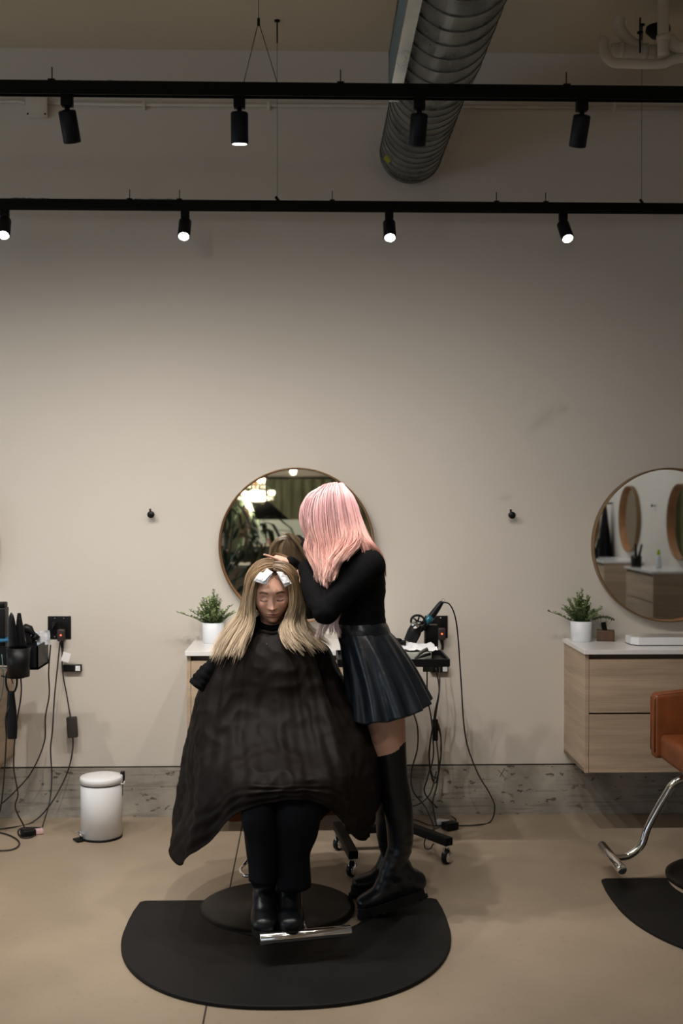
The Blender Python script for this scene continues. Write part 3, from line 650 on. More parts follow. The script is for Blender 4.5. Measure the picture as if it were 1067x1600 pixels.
mk('dryer_head', tube(WP([(36, 984, -.47), (40, 982, -.47), (46, 984, -.47), (52, 990, -.47)]), [.018, .024, .022, .010], seg=20, round_ends=True), 'black', t)
mk('handle', stube(WP([(42, 986, -.47), (44, 996, -.47), (46, 1006, -.47)]), [.016, .014, .013], 10, 14), 'black', t)
mk('nozzle', tube(WP([(47, 1003, -.44), (58, 991, -.44)]), [.022, .010], rb=[.012, .020], seg=16), 'black', t)
p = W(67.5, 997, -.42); n_ = 10
V = []; 
for i in range(n_):
    for j in range(n_):
        u, v = i / (n_ - 1) - .5, j / (n_ - 1) - .5
        V.append(p + [u * (.066 if v < 0 else .07) - v * .008, .006 * math.sin(u * 7) + .004 * noise.noise(Vector((u * 5, v * 5, 1))), v * .068 + u * .008])
mk('foil_packet', (V, grid_faces(n_, n_, False, False)), 'foil', None, tag=('crumpled silver-white foil packet leaning at the left tool holder', 'foil'))
# flat iron in a hanging sleeve
P = WP([(18, 1062, -.54), (17, 1080, -.54), (18, 1110, -.54), (19, 1135, -.54), (19, 1154, -.54)])
t = thing('flat_iron', 'black flat iron hanging in a loop below the left holder', 'flat iron', tuple(P[-1]))
mk('iron_body', stube(P[1:], [.016, .024, .026, .022], 20, 16, ref=(0, 1, 0), rb=[.012, .016, .018, .014]), 'black', t)
mk('hanging_loop', tube(np.array([W(18, 1080, -.54) + [.026 * math.cos(a), 0, .05 + .06 * math.sin(a)] for a in np.linspace(-PI / 2, 1.5 * PI, 40)]), .005, seg=8), 'black', t)
mk('cord_stub', stube(WP([(16, 1100, -.55), (9, 1120, -.55), (10, 1150, -.52)]), .004, 14, 8), 'cord', t)

# ---------------- waste bin
p = G(168, 1287); bx, by = G(169.5, 1290)[0], -.36
t = thing('pedal_bin', 'white cylindrical pedal bin with a domed lid by the wall', 'waste bin', (bx, by, 0)); R = .1
mk('bin_body', lathe([(.001, .004), (R, .004), (R, .262), (R - .004, .266)], 56, (bx, by, 0)), 'white', t)
mk('base_ring', lathe([(.001, 0), (R - .006, 0), (R + .002, .003), (R + .002, .011), (R - .002, .012)], 56, (bx, by, 0)), 'black', t)
mk('lid', lathe([(R - .002, .270), (R + .003, .270), (R + .003, .296), (R - .001, .300), (R * .6, .306), (.001, .308)], 56, (bx, by, 0)), 'white', t)
mk('band', lathe([(R - .001, .264), (R + .001, .264), (R + .001, .270), (R - .002, .270)], 56, (bx, by, 0)), 'seam', t)
ca, sa = math.cos(math.radians(215)), math.sin(math.radians(215))
mk('pedal', xf(box(-.018, .018, -.028, .028, 0.003, .012, .003), rotm('Z', math.radians(215 - 90) + PI / 2), (bx + ca * (R + .020), by + sa * (R + .02), 0.0)), 'black', t)
mk('pedal_spring', [cyl((bx + ca * (R - .004), by + sa * (R - .004), .030), (bx + ca * (R + .012), by + sa * (R + .012), .026), .014, 14), cyl((bx + ca * (R), by + sa * (R), .04), (bx + ca * (R + .03) - .006, by + sa * (R + .03), .05), .003, 8)], 'chrome', t)
hc, hs = math.cos(math.radians(25)), math.sin(math.radians(25))
mk('hinge', [box(bx + hc * R - .004, bx + hc * R + .016, by + hs * R - .014, by + hs * R + .014, .262, .312, .003), box(bx + hc * R, bx + hc * R + .006, by + hs * R - .01, by + hs * R + .01, .19, .262)], 'black', t)
mk('carry_handle', stube([(bx + R + .001, by - .03, .268), (bx + R + .010, by, .262), (bx + R + .006, by + .04, .266)], .003, 14, 8), 'white', t)

# ---------------- potted plants
def plant_mesh(seed, w=.13, h=.15):
    r = random.Random(seed); V = []; F = []; Cc = []; sv = []
    stems = []
    for i in range(60):
        a = r.uniform(0, 2 * PI); lean = r.uniform(0, .72); L = h * r.uniform(.55, 1.0) * (1.1 - .35 * lean)
        if i == 0: a, lean, L = math.radians(185), .95, .15
        if i == 1: a, lean, L = math.radians(0), .02, h * 1.18
        d = Vector((math.cos(a) * lean * 1.0, math.sin(a) * lean * .8, 1.05 - .45 * lean)).normalized(); b = Vector((math.cos(a) * .025 * lean, math.sin(a) * .025 * lean, 0))
        n = max(5, int(L / .0095)); pts = []
        for k in range(n + 1):
            f = k / n; pts.append(b + d * L * f + Vector((math.cos(a), math.sin(a), -.5)) * .03 * f * f * lean)
        stems.append(pts); hue = r.random()
        for k in range(1, n + 1):
            for s_ in range(3):
                ph = r.uniform(0, 2 * PI); sz = r.uniform(.007, .0115) * (1.15 - .45 * k / n); o = Vector((math.cos(ph), math.sin(ph), r.uniform(-.1, .7))).normalized()
                c = pts[k] + o * sz * 1.1; side = o.cross(Vector((0, 0, 1))).normalized(); up = o * .8 + Vector((0, 0, .3)); i0 = len(V)
                ring = [(-1, 0), (-.55, .75), (.4, .8), (1, 0), (.4, -.8), (-.55, -.75)]
                nrm = side.cross(up).normalized()
                for (aa_, bb) in ring: V.append(c + up * sz * aa_ + side * sz * .8 * bb + nrm * sz * .18 * (abs(bb)))
                F.append((i0, i0 + 1, i0 + 2, i0 + 3)); F.append((i0, i0 + 3, i0 + 4, i0 + 5))
                lg = min(1, max(0, .25 + .6 * k / n + .25 * (hue - .5) + r.uniform(-.12, .12)))
                col = np.array([.035, .085, .035]) * (1 - lg) + np.array([.26, .34, .13]) * lg
                Cc += [col] * 6
    sp = [tube([list(q) for q in s_], .0011, seg=4) for s_ in stems]
    return (np.array([tuple(v) for v in V]), F), np.array(Cc), sp
def make_plant(loc, seed, label):
    t = thing('potted_plant', label, 'potted plant', loc, group='green plants in white pots'); R = .055
    mk('pot', lathe([(.001, 0), (R * .88, 0), (R * .93, .003), (R, .103), (R * .95, .104), (R * .92, .085), (.001, .085)], 40), 'ceramic', t, local=True)
    mk('soil', lathe([(.001, .088), (R * .9, .086)], 24), 'walnut', t, local=True)
    vf, cols, sp = plant_mesh(seed)
    vf = (vf[0] + [0, 0, .088], vf[1]); o = mk('foliage', vf, 'leaf', t, smooth=False, local=True, cols=cols, kind='stuff')
    vv, ff = join(sp); mk('stems', (vv + [0, 0, .088], ff), mat('stem_green', (.07, .09, .04), .6), t, local=True, kind='stuff')
make_plant((W(333, 990, -.15)[0], -.15, .924), 3, 'green leafy plant in a white pot left of the seated client')
make_plant((W(908, 990, -.13)[0], -.13, .924), 8, 'green leafy plant in a white pot on the right worktop')
# wood block with a small sprig
p = W(944.5, 990, -.10)
t = thing('wood_block', 'small dark walnut block holding a black clip on the right worktop', 'wood block', (p[0], -.12, .924))
mk('block', xf(box(-.045, .045, -.035, .035, 0, .055, .003), rotm('Z', -.25), (p[0], -.12, .924)), 'walnut', t)
mk('clip', xf(box(-.012, .012, -.008, .008, 0, .045, .002), rotm('Y', -.2), (p[0] - .004, -.12, .975)), 'black', t)
sv = []; 
for k in range(9):
    a = (k - 4) * .18; q = np.array([p[0] - .012 + .07 * math.sin(a), -.12 + .01 * math.cos(k * 2), 1.0 + .05 * math.cos(a)]); sv.append(tube([(p[0] - .01, -.12, .975), q], .0008, seg=4))
    for s_ in (-1, 0, 1): sv.append(ell(q + [s_ * .006, 0, -.004 * abs(s_)], (.005, .003, .006), 8))
mk('sprig', sv, mat('sprig_green', (.06, .08, .035), .6), t, kind='stuff')
# glossy white case with angled corners
a0, b0 = W(986, 1000, -.30), W(1100, 1000, -.30)
x0, x1 = a0[0], 2.16
poly = [(x0 + .03, -.33), (x0, -.29), (x0 - .002, -.20), (x0 + .05, -.17), (x1 - .05, -.17), (x1, -.21), (x1, -.30), (x1 - .05, -.33)]
t = thing('white_case', 'low glossy white case with clipped corners on the right worktop', 'case', (x0 + .2, -.25, .924))
mk('case_body', extrude_poly(poly, .925, .963, .004), 'white', t, smooth=False)
mk('lid', extrude_poly([((q[0] - (x0 + .2)) * .93 + x0 + .2, (q[1] + .25) * .88 - .25) for q in poly], .963, .967, .001), 'glassy', t, smooth=False)
mk('base_line', extrude_poly([((q[0] - (x0 + .2)) * 1.01 + x0 + .2, (q[1] + .25) * 1.03 - .25) for q in poly], .924, .927), 'black', t, smooth=False)

# ================================================================== CHAIRS AND MATS
def make_mat(cx, cy, label, ang=0.0, cut=.327):
    out = []; hw, dep = .622, 1.00
    yb = cy + .095
    xs = math.sqrt(max(cut ** 2 - (yb - cy) ** 2, 0))
    a0_ = math.atan2(yb - cy, xs)
    # cut-out around the base, then the outer curve
    th = np.linspace(a0_, -PI - a0_, 40)
    arc = [(cx + cut * math.cos(t_), cy + cut * math.sin(t_)) for t_ in th]
    # superellipse outer front
    th2 = np.linspace(PI + .0, 2 * PI, 60); outer = []
    ycn = yb - .30
    for t_ in th2:
        c_, s_ = math.cos(t_), math.sin(t_)
        outer.append((cx + hw * np.sign(c_) * abs(c_) ** .85, ycn + (dep - .30) * np.sign(s_) * abs(s_) ** .95))
    left = [(cx - hw + .035, yb), (cx - hw + .015, yb - .015), (cx - hw + .004, yb - .12), (cx - hw, yb - .22)]
    right = [(cx + hw, yb - .22), (cx + hw - .004, yb - .12), (cx + hw - .015, yb - .015), (cx + hw - .035, yb)]
    poly = [(p_[0], p_[1]) for p_ in arc] + left + outer[1:-1] + right
    vf = extrude_poly(poly, 0.001, .014, .004)
    if ang: vf = xf((vf[0] - [cx, cy, 0], vf[1]), rotm('Z', ang), (cx, cy, 0))
    return mk('floor_mat', vf, 'rubber', None, smooth=False, tag=(label, 'floor mat', 'black anti-fatigue mats'))
CX, CY = G(433, 1425)[0], -1.385
make_mat(CX + .045, CY - .01, 'large black half-round floor mat under the seated client')
RX, RY = 1.86, -1.08
make_mat(RX, RY - .09, 'black half-round floor mat at the right under the cognac chair')

def make_chair(cx, cy, rot, label, zs=.50, arms=.72, bw=.30, bh=.46, af=-.30):
    """faces -y before rotation"""
    t = thing('salon_chair', label, 'salon chair', (cx, cy, 0), rot, 'cognac leather salon chairs')
    L = dict(parent=t, local=True)
    mk('base', lathe([(.001, .001), (.300, .001), (.312, .006), (.312, .014), (.285, .024), (.255, .026), (.245, .030), (.10, .040), (.06, .055), (.045, .09), (.001, .09)], 72), 'disc', **L)
    mk('column', [cyl((0, 0, .05), (0, 0, zs - .06), .032, 24), cyl((0, 0, .05), (0, 0, .28), .045, 24)], 'chrome', **L)
    mk('seat_frame', box(-.17, .17, -.17, .17, zs - .075, zs - .05, .004), 'blackm', **L)
    mk('seat', [box(-.245, .245, -.28, .22, zs - .06, zs + .055, .03, 4)], 'leather', **L)
    mk('seat_front', box(-.30, .30, -.27, -.20, zs - .055, zs - .01, .012, 3), 'leather', **L)
    for s_ in (-1, 1):
        # arm: a slab with a tapered front, leather all round
        x0_, x1_ = (s_ * .245, s_ * .315) if s_ > 0 else (-.315, -.245)
        V, F = box(x0_, x1_, af, .26, zs - .06, arms, .018, 3)
        V = V.copy(); lowf = (V[:, 2] < zs) & (V[:, 1] < 0); V[lowf, 1] *= 1.0
        top_ = V[:, 2] > arms - .05; V[top_, 2] += (V[top_, 1] + .30) * .10
        mk('arm', (V, F), 'leather', **L)
        mk('piping', [tube([(x_, af + .002, zs - .03), (x_, af, arms - .02), (x_, af + .015, arms - .0005), (x_, .24, arms + .052)], .004, seg=6) for x_ in (x0_ + .008, x1_ - .008)], 'leather', **L)
    V, F = box(-bw, bw, .20, .29, zs - .02, zs + bh, .03, 4); V = V.copy(); V[:, 1] += np.maximum(V[:, 2] - zs, 0) * .18
    mk('backrest', (V, F), 'leather', **L)
    # chrome foot rest: tube bends down from under the seat to a T bar
    mk('footrest', [stube([(0.0, -.10, zs - .07), (0.0, -.27, zs - .10), (.0, -.33, zs - .17), (.0, -.40, .24), (0, -.43, .16), (0, -.48, .115), (0, -.53, .105), (0, -.56, .105)], .0165, 60, 16)], 'chrome', **L)
    fb = mk('foot_bar', [cyl((-.165, -.56, .105), (.165, -.56, .105), .021, 24, .002)], 'chrome', **L)
    mk('lever', [stube([(-.02, .02, .30), (-.06, .07, .24), (-.11, .08, .18), (-.145, .03, .165), (-.14, -.05, .165), (-.10, -.06, .17)], .007, 40, 10)], 'chrome', **L)
    return t
make_chair(CX, CY, math.radians(12), 'cognac salon chair hidden under the cape of the seated client', zs=.50, arms=.60, bw=.22, bh=.34, af=-.27)
make_chair(RX, RY, -PI / 2, 'empty cognac leather salon chair with chrome foot bar at right', zs=.535, arms=.765, bh=.36)

# ================================================================== TROLLEY
def beam(a, b, w_, h_):
    a, b = np.array(a, float), np.array(b, float); d = b - a; L = np.linalg.norm(d); an = math.atan2(d[1], d[0])
    return xf(box(0, L, -w_ / 2, w_ / 2, -h_ / 2, h_ / 2, .003), rotm('Z', an), a)
t = thing('trolley', 'black salon tool trolley on chrome casters behind the standing stylist', 'trolley', (.33, -.72, 0))
zb = .105
la, lb, ra, rb_ = (.126, -.56, zb), (.185, -1.02, zb), (.37, -.45, zb), (.625, -.84, zb)
mk('base_leg', beam(la, lb, .042, .036), 'blackm', t); mk('base_leg', beam(ra, rb_, .042, .036), 'blackm', t)
mk('cross_beam', beam((.14, -.64, zb), (.46, -.60, zb), .036, .034), 'blackm', t)
for (x, y, dx2) in ((.130, -.60, 0), (.180, -.985, 0), (.375, -.47, 0), (.615, -.82, 0)):
    cst = mk('caster', [cyl((x, y, .066), (x, y, .09), .010, 12), box(x - .016, x - .012, y - .02, y + .02, .03, .07, .002), box(x + .012, x + .016, y - .02, y + .02, .03, .07, .002)], 'chrome', t)
    mk('wheel', [cyl((x - .009, y + .007, .0325), (x + .009, y - .007, .0325), .032, 24, .004)], 'black', cst)
    mk('hub', [ell((x + q_ * .010, y - q_ * .008, .0325), (.010, .024, .024), 16, R=rotm('Z', -.65)) for q_ in (-1, 1)], 'chrome', cst)
mk('column', [cyl((.33, -.66, zb), (.33, -.66, .86), .016, 16), cyl((.33, -.66, zb), (.33, -.66, .45), .021, 16)], 'blackm', t)
zt = W(670, 1034, -.86)[2]; tx1 = W(700, 1030, -.86)[0]
tr = mk('tray', [box(.12, tx1, -.92, -.60, zt - .010, zt, .002), box(.12, tx1, -.925, -.915, zt - .014, zt + .020, .002), box(.12, tx1, -.605, -.595, zt - .010, zt + .020, .002), box(tx1 - .008, tx1 + .002, -.92, -.60, zt - .012, zt + .020, .002), box(.118, .126, -.92, -.60, zt - .010, zt + .020, .002)], 'black', t, smooth=False)
mk('tray_bracket', box(.28, .38, -.72, -.62, zt - .035, zt - .010, .004), 'blackm', t)
# things on the tray
p = W(650, 1012, -.72); 
V = []; n_ = 16
for i in range(n_):
    for j in range(n_):
        u, v = i / (n_ - 1), j / (n_ - 1)
        V.append([W(626, 0, -.72)[0] + u * .16, -.84 + v * .20, zt + .048 + .010 * noise.noise(Vector((u * 3, v * 3, 2))) + .02 * max(0, noise.noise(Vector((u * 6 + 4, v * 2, 5)))) + .006 * v])
mk('paper_sheet', (V, grid_faces(n_, n_, False, False)), 'paper', None, tag=('white crumpled paper sheet lying over the box on the trolley tray', 'paper'))
mk('tissue_box', box(W(626, 0, -.72)[0], W(671, 0, -.72)[0], -.84, -.66, zt + .001, zt + .040, .004), mat('grey_box', (.42, .42, .38), .6), None, tag=('low grey-white box on the trolley tray', 'box'))
pa, pb = W(648, 1029, -.88), W(668, 1014, -.86)
t = thing('hair_clip', 'black hair clip propped on the front of the trolley tray', 'hair clip', tuple(pa))
mk('clip_arm', stube([pa, (pa + pb) / 2 + [0, 0, .006], pb], [.004, .008, .009], 14, 10, rb=[.003, .005, .006], ref=(0, 1, 0)), mat('clip_grey', (.05, .048, .043), .35), t)
mk('clip_arm', stube([pa + [0, -.006, -.002], (pa + pb) / 2 + [.01, -.008, -.008], pb + [.012, 0, -.022]], [.003, .007, .007], 14, 10), 'black', t)
q = W(676, 1021, -.85); mk('comb', [box(q[0] - .03, q[0] + .05, -.86, -.845, zt + .004, zt + .012, .002)] + [box(q[0] - .028 + k * .006, q[0] - .026 + k * .006, -.885, -.86, zt + .004, zt + .008) for k in range(13)], 'black', None, smooth=False, tag=('small black comb lying at the right of the tray', 'comb'))
q = W(655, 1027, -.9); mk('tray_card', box(q[0] - .04, q[0] + .01, -.905, -.88, zt + .001, zt + .004), 'paper', None, smooth=False, tag=('white card lying at the front edge of the tray', 'card'))
q = W(672, 1045, -.9); mk('tray_label', box(q[0] - .022, q[0] + .022, -.80, -.79, zt - .055, zt - .024, .003), 'seam', t, smooth=False)
# hair dryer leaning above the tray
P = WP([(637, 1003, -.62), (645, 985, -.62), (652, 968, -.62)])
t = thing('hair_dryer', 'black hair dryer with a diffuser tilted above the trolley tray', 'hair dryer', tuple(P[0]), group='black hair dryers')
mk('dryer_body', stube(WP([(640, 1003, -.62), (647, 988, -.62), (652, 976, -.62)]), [.030, .033, .027], 16, 22), 'black', t)
mk('chrome_rim', tube(WP([(645.5, 979, -.645), (652, 974, -.65)]), [.020, .016], seg=18), 'chrome', t, label='chrome rear ring')
mk('grip_ring', tube(np.array([W(653, 971, -.62) + [.030 * math.cos(a) + .012 * math.sin(a), -.006 * math.cos(a), .026 * math.sin(a) - .012 * math.cos(a)] for a in np.linspace(0, 2 * PI, 40)]), .0055, seg=8), 'black', t)
mk('grip_spokes', [cyl(W(653, 971, -.62), W(a_, b_2, -.62), .004, 8) for a_, b_2 in ((646, 966), (655, 962), (661, 972))], 'black', t)
mk('dryer_neck', stube(WP([(646, 988, -.61), (658, 980, -.6), (664, 972, -.6)]), [.022, .020, .014], 12, 14), 'black', t)
t = thing('curling_wand', 'black curling wand with teal collar rising to its cord, behind the dryer', 'curling wand', tuple(W(666, 972, -.56)))
mk('barrel', stube(WP([(660, 984, -.56), (664, 973, -.56), (668, 966, -.56)]), [.014, .015, .016], 10, 16), 'black', t)
mk('collar', tube(WP([(664.5, 975, -.565), (673.5, 963, -.565)]), [.017, .018], seg=20), 'teal', t, label='glossy teal collar')
mk('handle', stube(WP([(672, 966, -.56), (680, 955, -.56), (687, 945, -.56), (691, 940, -.56)]), [.018, .016, .013, .009], 16, 18), 'black', t)
mk('hanging_ring', tube(np.array([W(692.5, 937.5, -.56) + [.0065 * math.cos(a), 0, .0065 * math.sin(a)] for a in np.linspace(0, 2 * PI, 24)]), .0012, seg=6), 'chrome', t)
p = W(668, 1000, -.5)
t = thing('tool_holder', 'black upright tool holder behind the tray, below the outlet', 'tool holder', (p[0], -.52, zt))
mk('holder_body', box(W(663, 0, -.5)[0], W(684, 0, -.5)[0], -.55, -.49, W(0 + 670, 1012, -.5)[2], W(670, 975, -.5)[2], .006), 'black', t)
mk('post', cyl((p[0] + .012, -.52, zt - .02), (p[0] + .012, -.52, W(670, 1000, -.5)[2]), .010, 12), 'black', t)
q = W(628, 1005, -.7); mk('styling_brush', [stube([W(613, 992, -.7), W(622, 1003, -.72), W(634, 1004, -.72)], [.003, .010, .012], 14, 12), ell(W(622, 1001, -.72), (.02, .012, .012), 14)], 'blackm', None, tag=('dark brush lying behind the skirt on the tray box', 'brush'))

# ================================================================== PEOPLE
def head_mesh(lips=(.40, .13, .12), brow=(.07, .04, .028), skin=(.60, .36, .27), nu=150, nv=120):
    """face looks to -y, z up, chin at z=-.118, crown at z=.112; returns V, F, colours, normals"""
    ph = np.linspace(.015, PI - .015, nv); th = np.arange(nu) / nu * 2 * PI
    # denser sampling near the face
    thw = th + .55 * np.sin(2 * (th + PI / 2) + PI) * 0 + 0
    z = np.cos(ph)[:, None] * np.ones(nu); sx = np.sin(ph)[:, None] * np.cos(thw); sy = np.sin(ph)[:, None] * np.sin(thw)
    # squarer lower profile
    rr = np.sqrt(np.maximum(1 - z ** 2, 0)); f = np.where(z < 0, rr ** .82 / np.maximum(rr, 1e-4), 1.0)
    X = sx * .074 * f; Y = sy * .095 * f; Z = np.where(z > 0, z * .112, z * .118)
    low = sm((-.012 - Z) / .10)
    X = X * (1 - .36 * low)
    Y = np.where(Y > 0, Y * (1 - .62 * low) + .012 * (1 - low), Y * (1 - .03 * low))
    Y = np.where(Y < 0, -.092 * (1 - (1 - np.clip(-Y / .092, 0, 1)) ** 1.12), Y)
    front = sm((-Y - .02) / .05); ax = np.abs(X)
    d = np.zeros_like(X)
    d += -.007 * g(ax / .03) * g((Z - .022) / .014)                       # brow
    d += .0115 * g((ax - .030) / .017) * g((Z - .004) / .012)              # eye sockets
    d += -.0065 * g((ax - .030) / .0125) * g((Z - .000) / .0095)           # closed lids
    d += .0016 * g((ax - .030) / .012) * g((Z + .0075) / .0018)            # lid line
    t = np.clip((.012 - Z) / .050, 0, 1)
    d += -(.005 + .021 * t ** 1.25) * g(X / (.0062 + .0040 * t)) * sm((.020 - Z) / .02) * sm((Z + .047) / .009)
    d += -.0050 * g((ax - .0115) / .005) * g((Z + .036) / .0065)          # wings of the nose
    d += .003 * g((ax - .0065) / .003) * g((Z + .0445) / .003)
    d += -.006 * g((ax - .040) / .020) * g((Z + .028) / .020)              # cheeks
    d += -.004 * g(X / .028) * g((Z + .062) / .018)                        # muzzle
    d += -.0052 * g(X / .019) * g((Z + .0595) / .0038) * (1 - .25 * g(X / .0035))
    d += -.0062 * g(X / .0155) * g((Z + .0690) / .0048)
    d += .0042 * g(X / .023) * g((Z + .0640) / .0015)
    d += .0050 * g(X / .022) * g((Z + .0790) / .0055)
    d += -.0085 * g(X / .018) * g((Z + .0965) / .0115)                     # chin
    Y = Y + d * front
    V = np.stack([X, Y, Z], -1).reshape(-1, 3)
    F = grid_faces(nv, nu, True, True)
    x, y, zz = V.T; a = np.abs(x)
    col = np.tile(np.array(skin), (len(V), 1)); fr_ = (y < -.03)
    def blend(m_, c_):
        m_ = (m_ * fr_)[:, None]; col[:] = col * (1 - m_) + np.array(c_) * m_
    blend(.35 * g((a - .042) / .018) * g((zz + .028) / .016), (.62, .23, .18))
    blend(.2 * g(x / .014) * g((zz + .036) / .010), (.55, .26, .20))
    blend(.75 * g((a - .030) / .017) * g((zz - .003) / .009), (.16, .08, .06))
    bz = .0200 + .0035 * np.clip((a - .012) / .025, 0, 1) - .006 * np.clip((a - .034) / .015, 0, 1)
    blend(np.clip(1.7 * g((zz - bz) / .0032) * sm((a - .012) / .005) * sm((.050 - a) / .008), 0, 1), brow)
    lz = -.0065 - .004 * (1 - ((a - .030) / .015) ** 2)
    blend(np.clip(1.6 * g((zz - lz) / .0022) * sm((.0155 - np.abs(a - .030)) / .004), 0, 1), (.02, .012, .01))
    blend(np.clip(1.5 * g(x / .0185) ** 2 * g((zz + .0640) / .0075) ** 2, 0, 1), lips)
    blend(np.clip(1.1 * g(x / .020) * g((zz + .0640) / .0014), 0, 1), (.10, .035, .03))
    blend(.6 * g((a - .0065) / .003) * g((zz + .0445) / .003), (.10, .04, .03))
    # ears
    pcs = [(V, F)]; cols = [col]
    for s_ in (-1, 1):
        e = ell((s_ * .073, .006, -.012), (.009, .018, .031), 18, R=rotm('Z', s_ * -.35)); pcs.append(e); cols.append(np.tile(np.array(skin) * [.98, .88, .86], (len(e[0]), 1)))
    VV, FF = join(pcs); return VV, FF, np.vstack(cols), (V, F)

def hair_cap(V, F, colour, keep, off=.006):
    c = V.mean(0); N = V - c; N /= np.linalg.norm(N, axis=1)[:, None]
    W_ = V + N * off; k = keep(V); idx = {}; out = []; Fo = []
    for f in F:
        if all(k[i] for i in f) and len(f) == 4:
            q = []
            for i in f:
                if i not in idx: idx[i] = len(out); out.append(W_[i])
                q.append(idx[i])
            Fo.append(tuple(q))
    return np.array(out), Fo, np.tile(np.array(colour), (len(out), 1))

def strands(guides, n, cols, width=(.0022, .0009), spread=(.003, .012), clumps=40, K=26, seed=1, wave=.006, lift=.0, tmin=0.0, col_jit=.12, lo=.82, clump_pull=.65):
    """guides: list of point lists; strands run between neighbouring guides. cols: (root, mid, tip) tuples"""
    r = np.random.default_rng(seed); Gd = np.array([catmull(q, K) for q in guides]); ng = len(Gd)
    s = np.linspace(0, 1, K)
    def at(t):
        t = np.clip(t, 0, ng - 1.0001); i = int(t); u = t - i
        p = Gd[(i - 1) if i > 0 else 0], Gd[i], Gd[i + 1], Gd[min(i + 2, ng - 1)]
        return 0.5 * ((2 * p[1]) + (-p[0] + p[2]) * u + (2 * p[0] - 5 * p[1] + 4 * p[2] - p[3]) * u ** 2 + (-p[0] + 3 * p[1] - 3 * p[2] + p[3]) * u ** 3)
    cl = [(r.uniform(0, ng - 1), r.normal(0, 1, 3), r.uniform(0, 6.28), r.uniform(.6, 1.4), r.uniform(-1, 1)) for _ in range(clumps)]
    VV = []; CC = []; FF = []; base = 0
    fpat = []
    for i in range(K - 1):
        for j in range(3): a, b = i * 3 + j, i * 3 + (j + 1) % 3; fpat.append((a, b, b + 3, a + 3))
    fpat = np.array(fpat)
    for k in range(n):
        c = cl[r.integers(clumps)]; t = c[0] + r.normal(0, .22)
        P = at(np.clip(t, tmin, ng - 1)); Pc = at(c[0])
        pull = (clump_pull * sm((s - .25) / .75))[:, None]; P = P * (1 - pull) + Pc * pull
        sp = (spread[0] + (spread[1] - spread[0]) * s ** 1.3)[:, None]
        P = P + r.normal(0, 1, 3) * sp * .55 + c[1] * sp * .9
        wv = np.sin(s * 9 * c[3] + c[2]) * wave * s ** 1.2; P = P + wv[:, None] * np.array([c[1][0], c[1][1], 0]) * .7
        L = r.uniform(lo, 1.03); Pn = np.stack([np.interp(s * min(L, 1), s, P[:, q]) for q in range(3)], 1)
        w_ = (width[0] + (width[1] - width[0]) * s) * (.7 + .6 * r.random()); w_[-1] *= .3
        T = np.gradient(Pn, axis=0); T /= np.linalg.norm(T, axis=1)[:, None] + 1e-9
        rf = np.array([.3, -1, .2]); N = rf - T * (T @ rf)[:, None]; N /= np.linalg.norm(N, axis=1)[:, None] + 1e-9; B = np.cross(T, N)
        th = np.arange(3) / 3 * 2 * PI
        V = Pn[:, None] + w_[:, None, None] * .5 * (np.cos(th)[None, :, None] * B[:, None] + np.sin(th)[None, :, None] * N[:, None])
        VV.append(V.reshape(-1, 3)); FF.append(fpat + base); base += K * 3
        cj = 1 + c[4] * col_jit + r.normal(0, col_jit * .6)
        cs = np.array([np.interp(s, np.linspace(0, 1, len(cols)), [q[h] for q in cols]) for h in range(3)]).T * cj
        CC.append(np.repeat(np.clip(cs, 0, 1), 3, 0))
    return np.vstack(VV), np.vstack(FF).tolist(), np.vstack(CC)

def finger(base, d, palm, lens, rad, curls):
    """chain of joints; d = direction, palm = direction the palm faces"""
    pts = [np.array(base, float)]; a = 0; d = d / np.linalg.norm(d); palm = palm - d * palm.dot(d); palm /= np.linalg.norm(palm)
    for L, c in zip(lens, curls):
        a += c; v = d * math.cos(a) + palm * math.sin(a); pts.append(pts[-1] + v * L)
    P = []; R_ = []
    for i in range(len(pts) - 1):
        for u in (0, .5): P.append(pts[i] * (1 - u) + pts[i + 1] * u)
    P.append(pts[-1]); R_ = np.linspace(rad, rad * .78, len(P))
    return tube(P, R_, seg=10, round_ends=True)
def hand(wrist, d, palm, right=False, curls=((.35, .5, .35),) * 4, thumb=(.2, .35), sc=1.0, thumb_in=.45):
    d = np.array(d, float); d /= np.linalg.norm(d); palm = np.array(palm, float); palm -= d * palm.dot(d); palm /= np.linalg.norm(palm)
    s_ = np.cross(d, palm) * (1 if right else -1)          # towards the thumb
    w = np.array(wrist, float); out = []
    out.append(tube([w, w + d * .03 * sc, w + d * .06 * sc, w + d * .082 * sc], np.array([.022, .034, .040, .037]) * sc, np.array([.017, .015, .014, .011]) * sc, ref=palm, seg=18, round_ends=True))
    offs = (.029, .010, -.010, -.028); Ls = ((.040, .025, .020), (.045, .028, .021), (.041, .026, .020), (.032, .020, .018))
    for o_, L, c in zip(offs, Ls, curls):
        out.append(finger(w + d * (.078 - abs(o_) * .12) * sc + s_ * o_ * sc, d + s_ * o_ * 1.5, palm, np.array(L) * sc, .0083 * sc, c))
    tb = w + d * .022 * sc + s_ * .024 * sc + palm * .004
    out.append(finger(tb, d * .75 + s_ * .75, palm + s_ * -thumb_in, np.array((.040, .032, .024)) * sc, .0098 * sc, (thumb[0], thumb[1], .25)))
    return out

